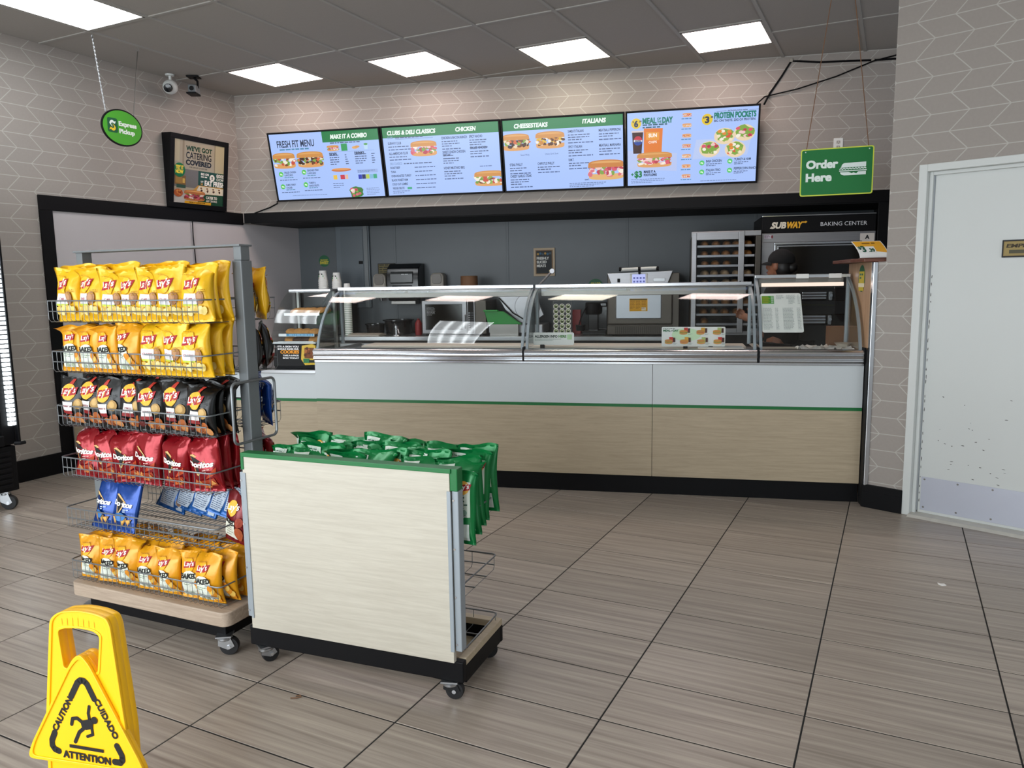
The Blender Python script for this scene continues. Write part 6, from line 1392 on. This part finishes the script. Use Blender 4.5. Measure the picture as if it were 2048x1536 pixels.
palm, pf = skin([w2_, w2_+hd2*.045, w2_+hd2*.085], [(0, 1), (1, 2)], [.027, (.026, .04), (.02, .04)], 0); bd.add(palm, pf); fingers(w2_, hd2, sd2, up2)
pb = bd.build('body', M['skin'], pr, None); rm = pb.modifiers.new('join', 'REMESH'); rm.mode = 'VOXEL'; rm.voxel_size = .0065; rm.use_smooth_shade = True; sm_ = pb.modifiers.new('soft', 'SMOOTH'); sm_.iterations = 3; sm_.factor = .4
def grown(idx, k, name, m, vox=.012, extra=None):
    ix = sorted(idx); mp_ = {q: i for i, q in enumerate(ix)}; vs, fs = skin([P_[q] for q in ix], [(mp_[a], mp_[b_]) for a, b_ in E_ if a in mp_ and b_ in mp_], [tuple(x+k for x in RA[q]) if isinstance(RA[q], tuple) else RA[q]+k for q in ix])
    mb_ = MB().add(vs, fs)
    o = mb_.build(name, m, pr, None); r = o.modifiers.new('join', 'REMESH'); r.mode = 'VOXEL'; r.voxel_size = vox; r.use_smooth_shade = True; return o
P2 = list(P_); 
P_[4] = (0, .002, 1.385); P_[7] = tuple(el+(wr_-el)*.75); P_[10] = tuple(Vector((.21, .03, 1.09)).lerp(Vector((.17, .2, 1.0)), .9)); RA[4] = .06; RA[6] = .062; RA[7] = .05; RA[10] = .048
RA[0] = (.175, .13); RA[1] = (.15, .115)
grown([0, 1, 2, 3, 4, 5, 6, 7, 8, 9, 10, 11, 15], .018, 'shirt', M['cloth'])
grown([0, 11, 12, 13, 15, 16, 17], .013, 'trousers', M['cloth'])
for s_ in (-1, 1): MB().prism([(-.05, 0), (.14, 0), (.2, 0), (.205, .03), (.15, .07), (.05, .1), (-.05, .1)], s_*.1-.05, s_*.1+.05, 'x').build('shoe', M['rubber'], pr, 40, .015)
cp = MB().blob(hc+Vector((0, -.012, .035)), (.086, .108, .094), 22, 12, flat=-.02).build('cap', M['cloth'], pr, 60)
bm_l = []
vs = []; fs = []
for j in range(6):
    for i in range(11):
        a = PI*(.12+.76*i/10); r = 1+.75*j/5*math.sin(a)**1.3; vs.append((hc.x+.084*math.cos(a)*(1 if j == 0 else 1), hc.y-.012+.1*math.sin(a)*r, hc.z+.018-.02*(j/5)**2+.012*math.sin(a)))
for j in range(5):
    for i in range(10): q = j*11+i; fs.append((q, q+1, q+12, q+11))
n_ = len(vs); vs += [(x, y, z-.006) for x, y, z in vs]; fs += [tuple(reversed([q+n_ for q in f])) for f in fs]
MB().add(vs, fs).build('cap_brim', M['cloth'], cp, 60)
MB().blob(hc+Vector((0, -.035, -.02)), (.081, .078, .085), 18, 12, .05, 3).blob(hc+Vector((0, -.1, -.02)), (.04, .045, .04), 12, 8, .08, 4).build('hair', M['hair'], pr, 70)
for s_ in (-1, 1):
    e = MB().blob(hc+Vector((s_*.03, .083, .008)), (.012, .01, .01), 10, 8).build('eye', M['whitep'], pr, 60); MB().blob(hc+Vector((s_*.03, .091, .008)), (.005, .004, .005), 8, 6).build('iris', M['hair'], e, 60)
MB().blob(hc+Vector((0, .1, -.056)), (.022, .008, .007), 10, 6).build('lips', M['red'], pr, 60)
gv = MB()
ring = [(0., .036), (.012, .034), (.02, .038), (.032, .036), (.04, .041)]
for i, (d_, r) in enumerate(ring):
    for k in range(14):
        a = 2*PI*k/14; rr = r*(1+.08*math.sin(5*a+i*2)); gv.v.append(tuple(wr_-hd*d_*1.0+side*rr*math.cos(a)+upv*rr*math.sin(a)))
for i in range(4):
    for k in range(14): gv.f.append((i*14+k, i*14+(k+1) % 14, (i+1)*14+(k+1) % 14, (i+1)*14+k))
gl_ = gv.build('glove_cuff', M['glove'], pr, 60)
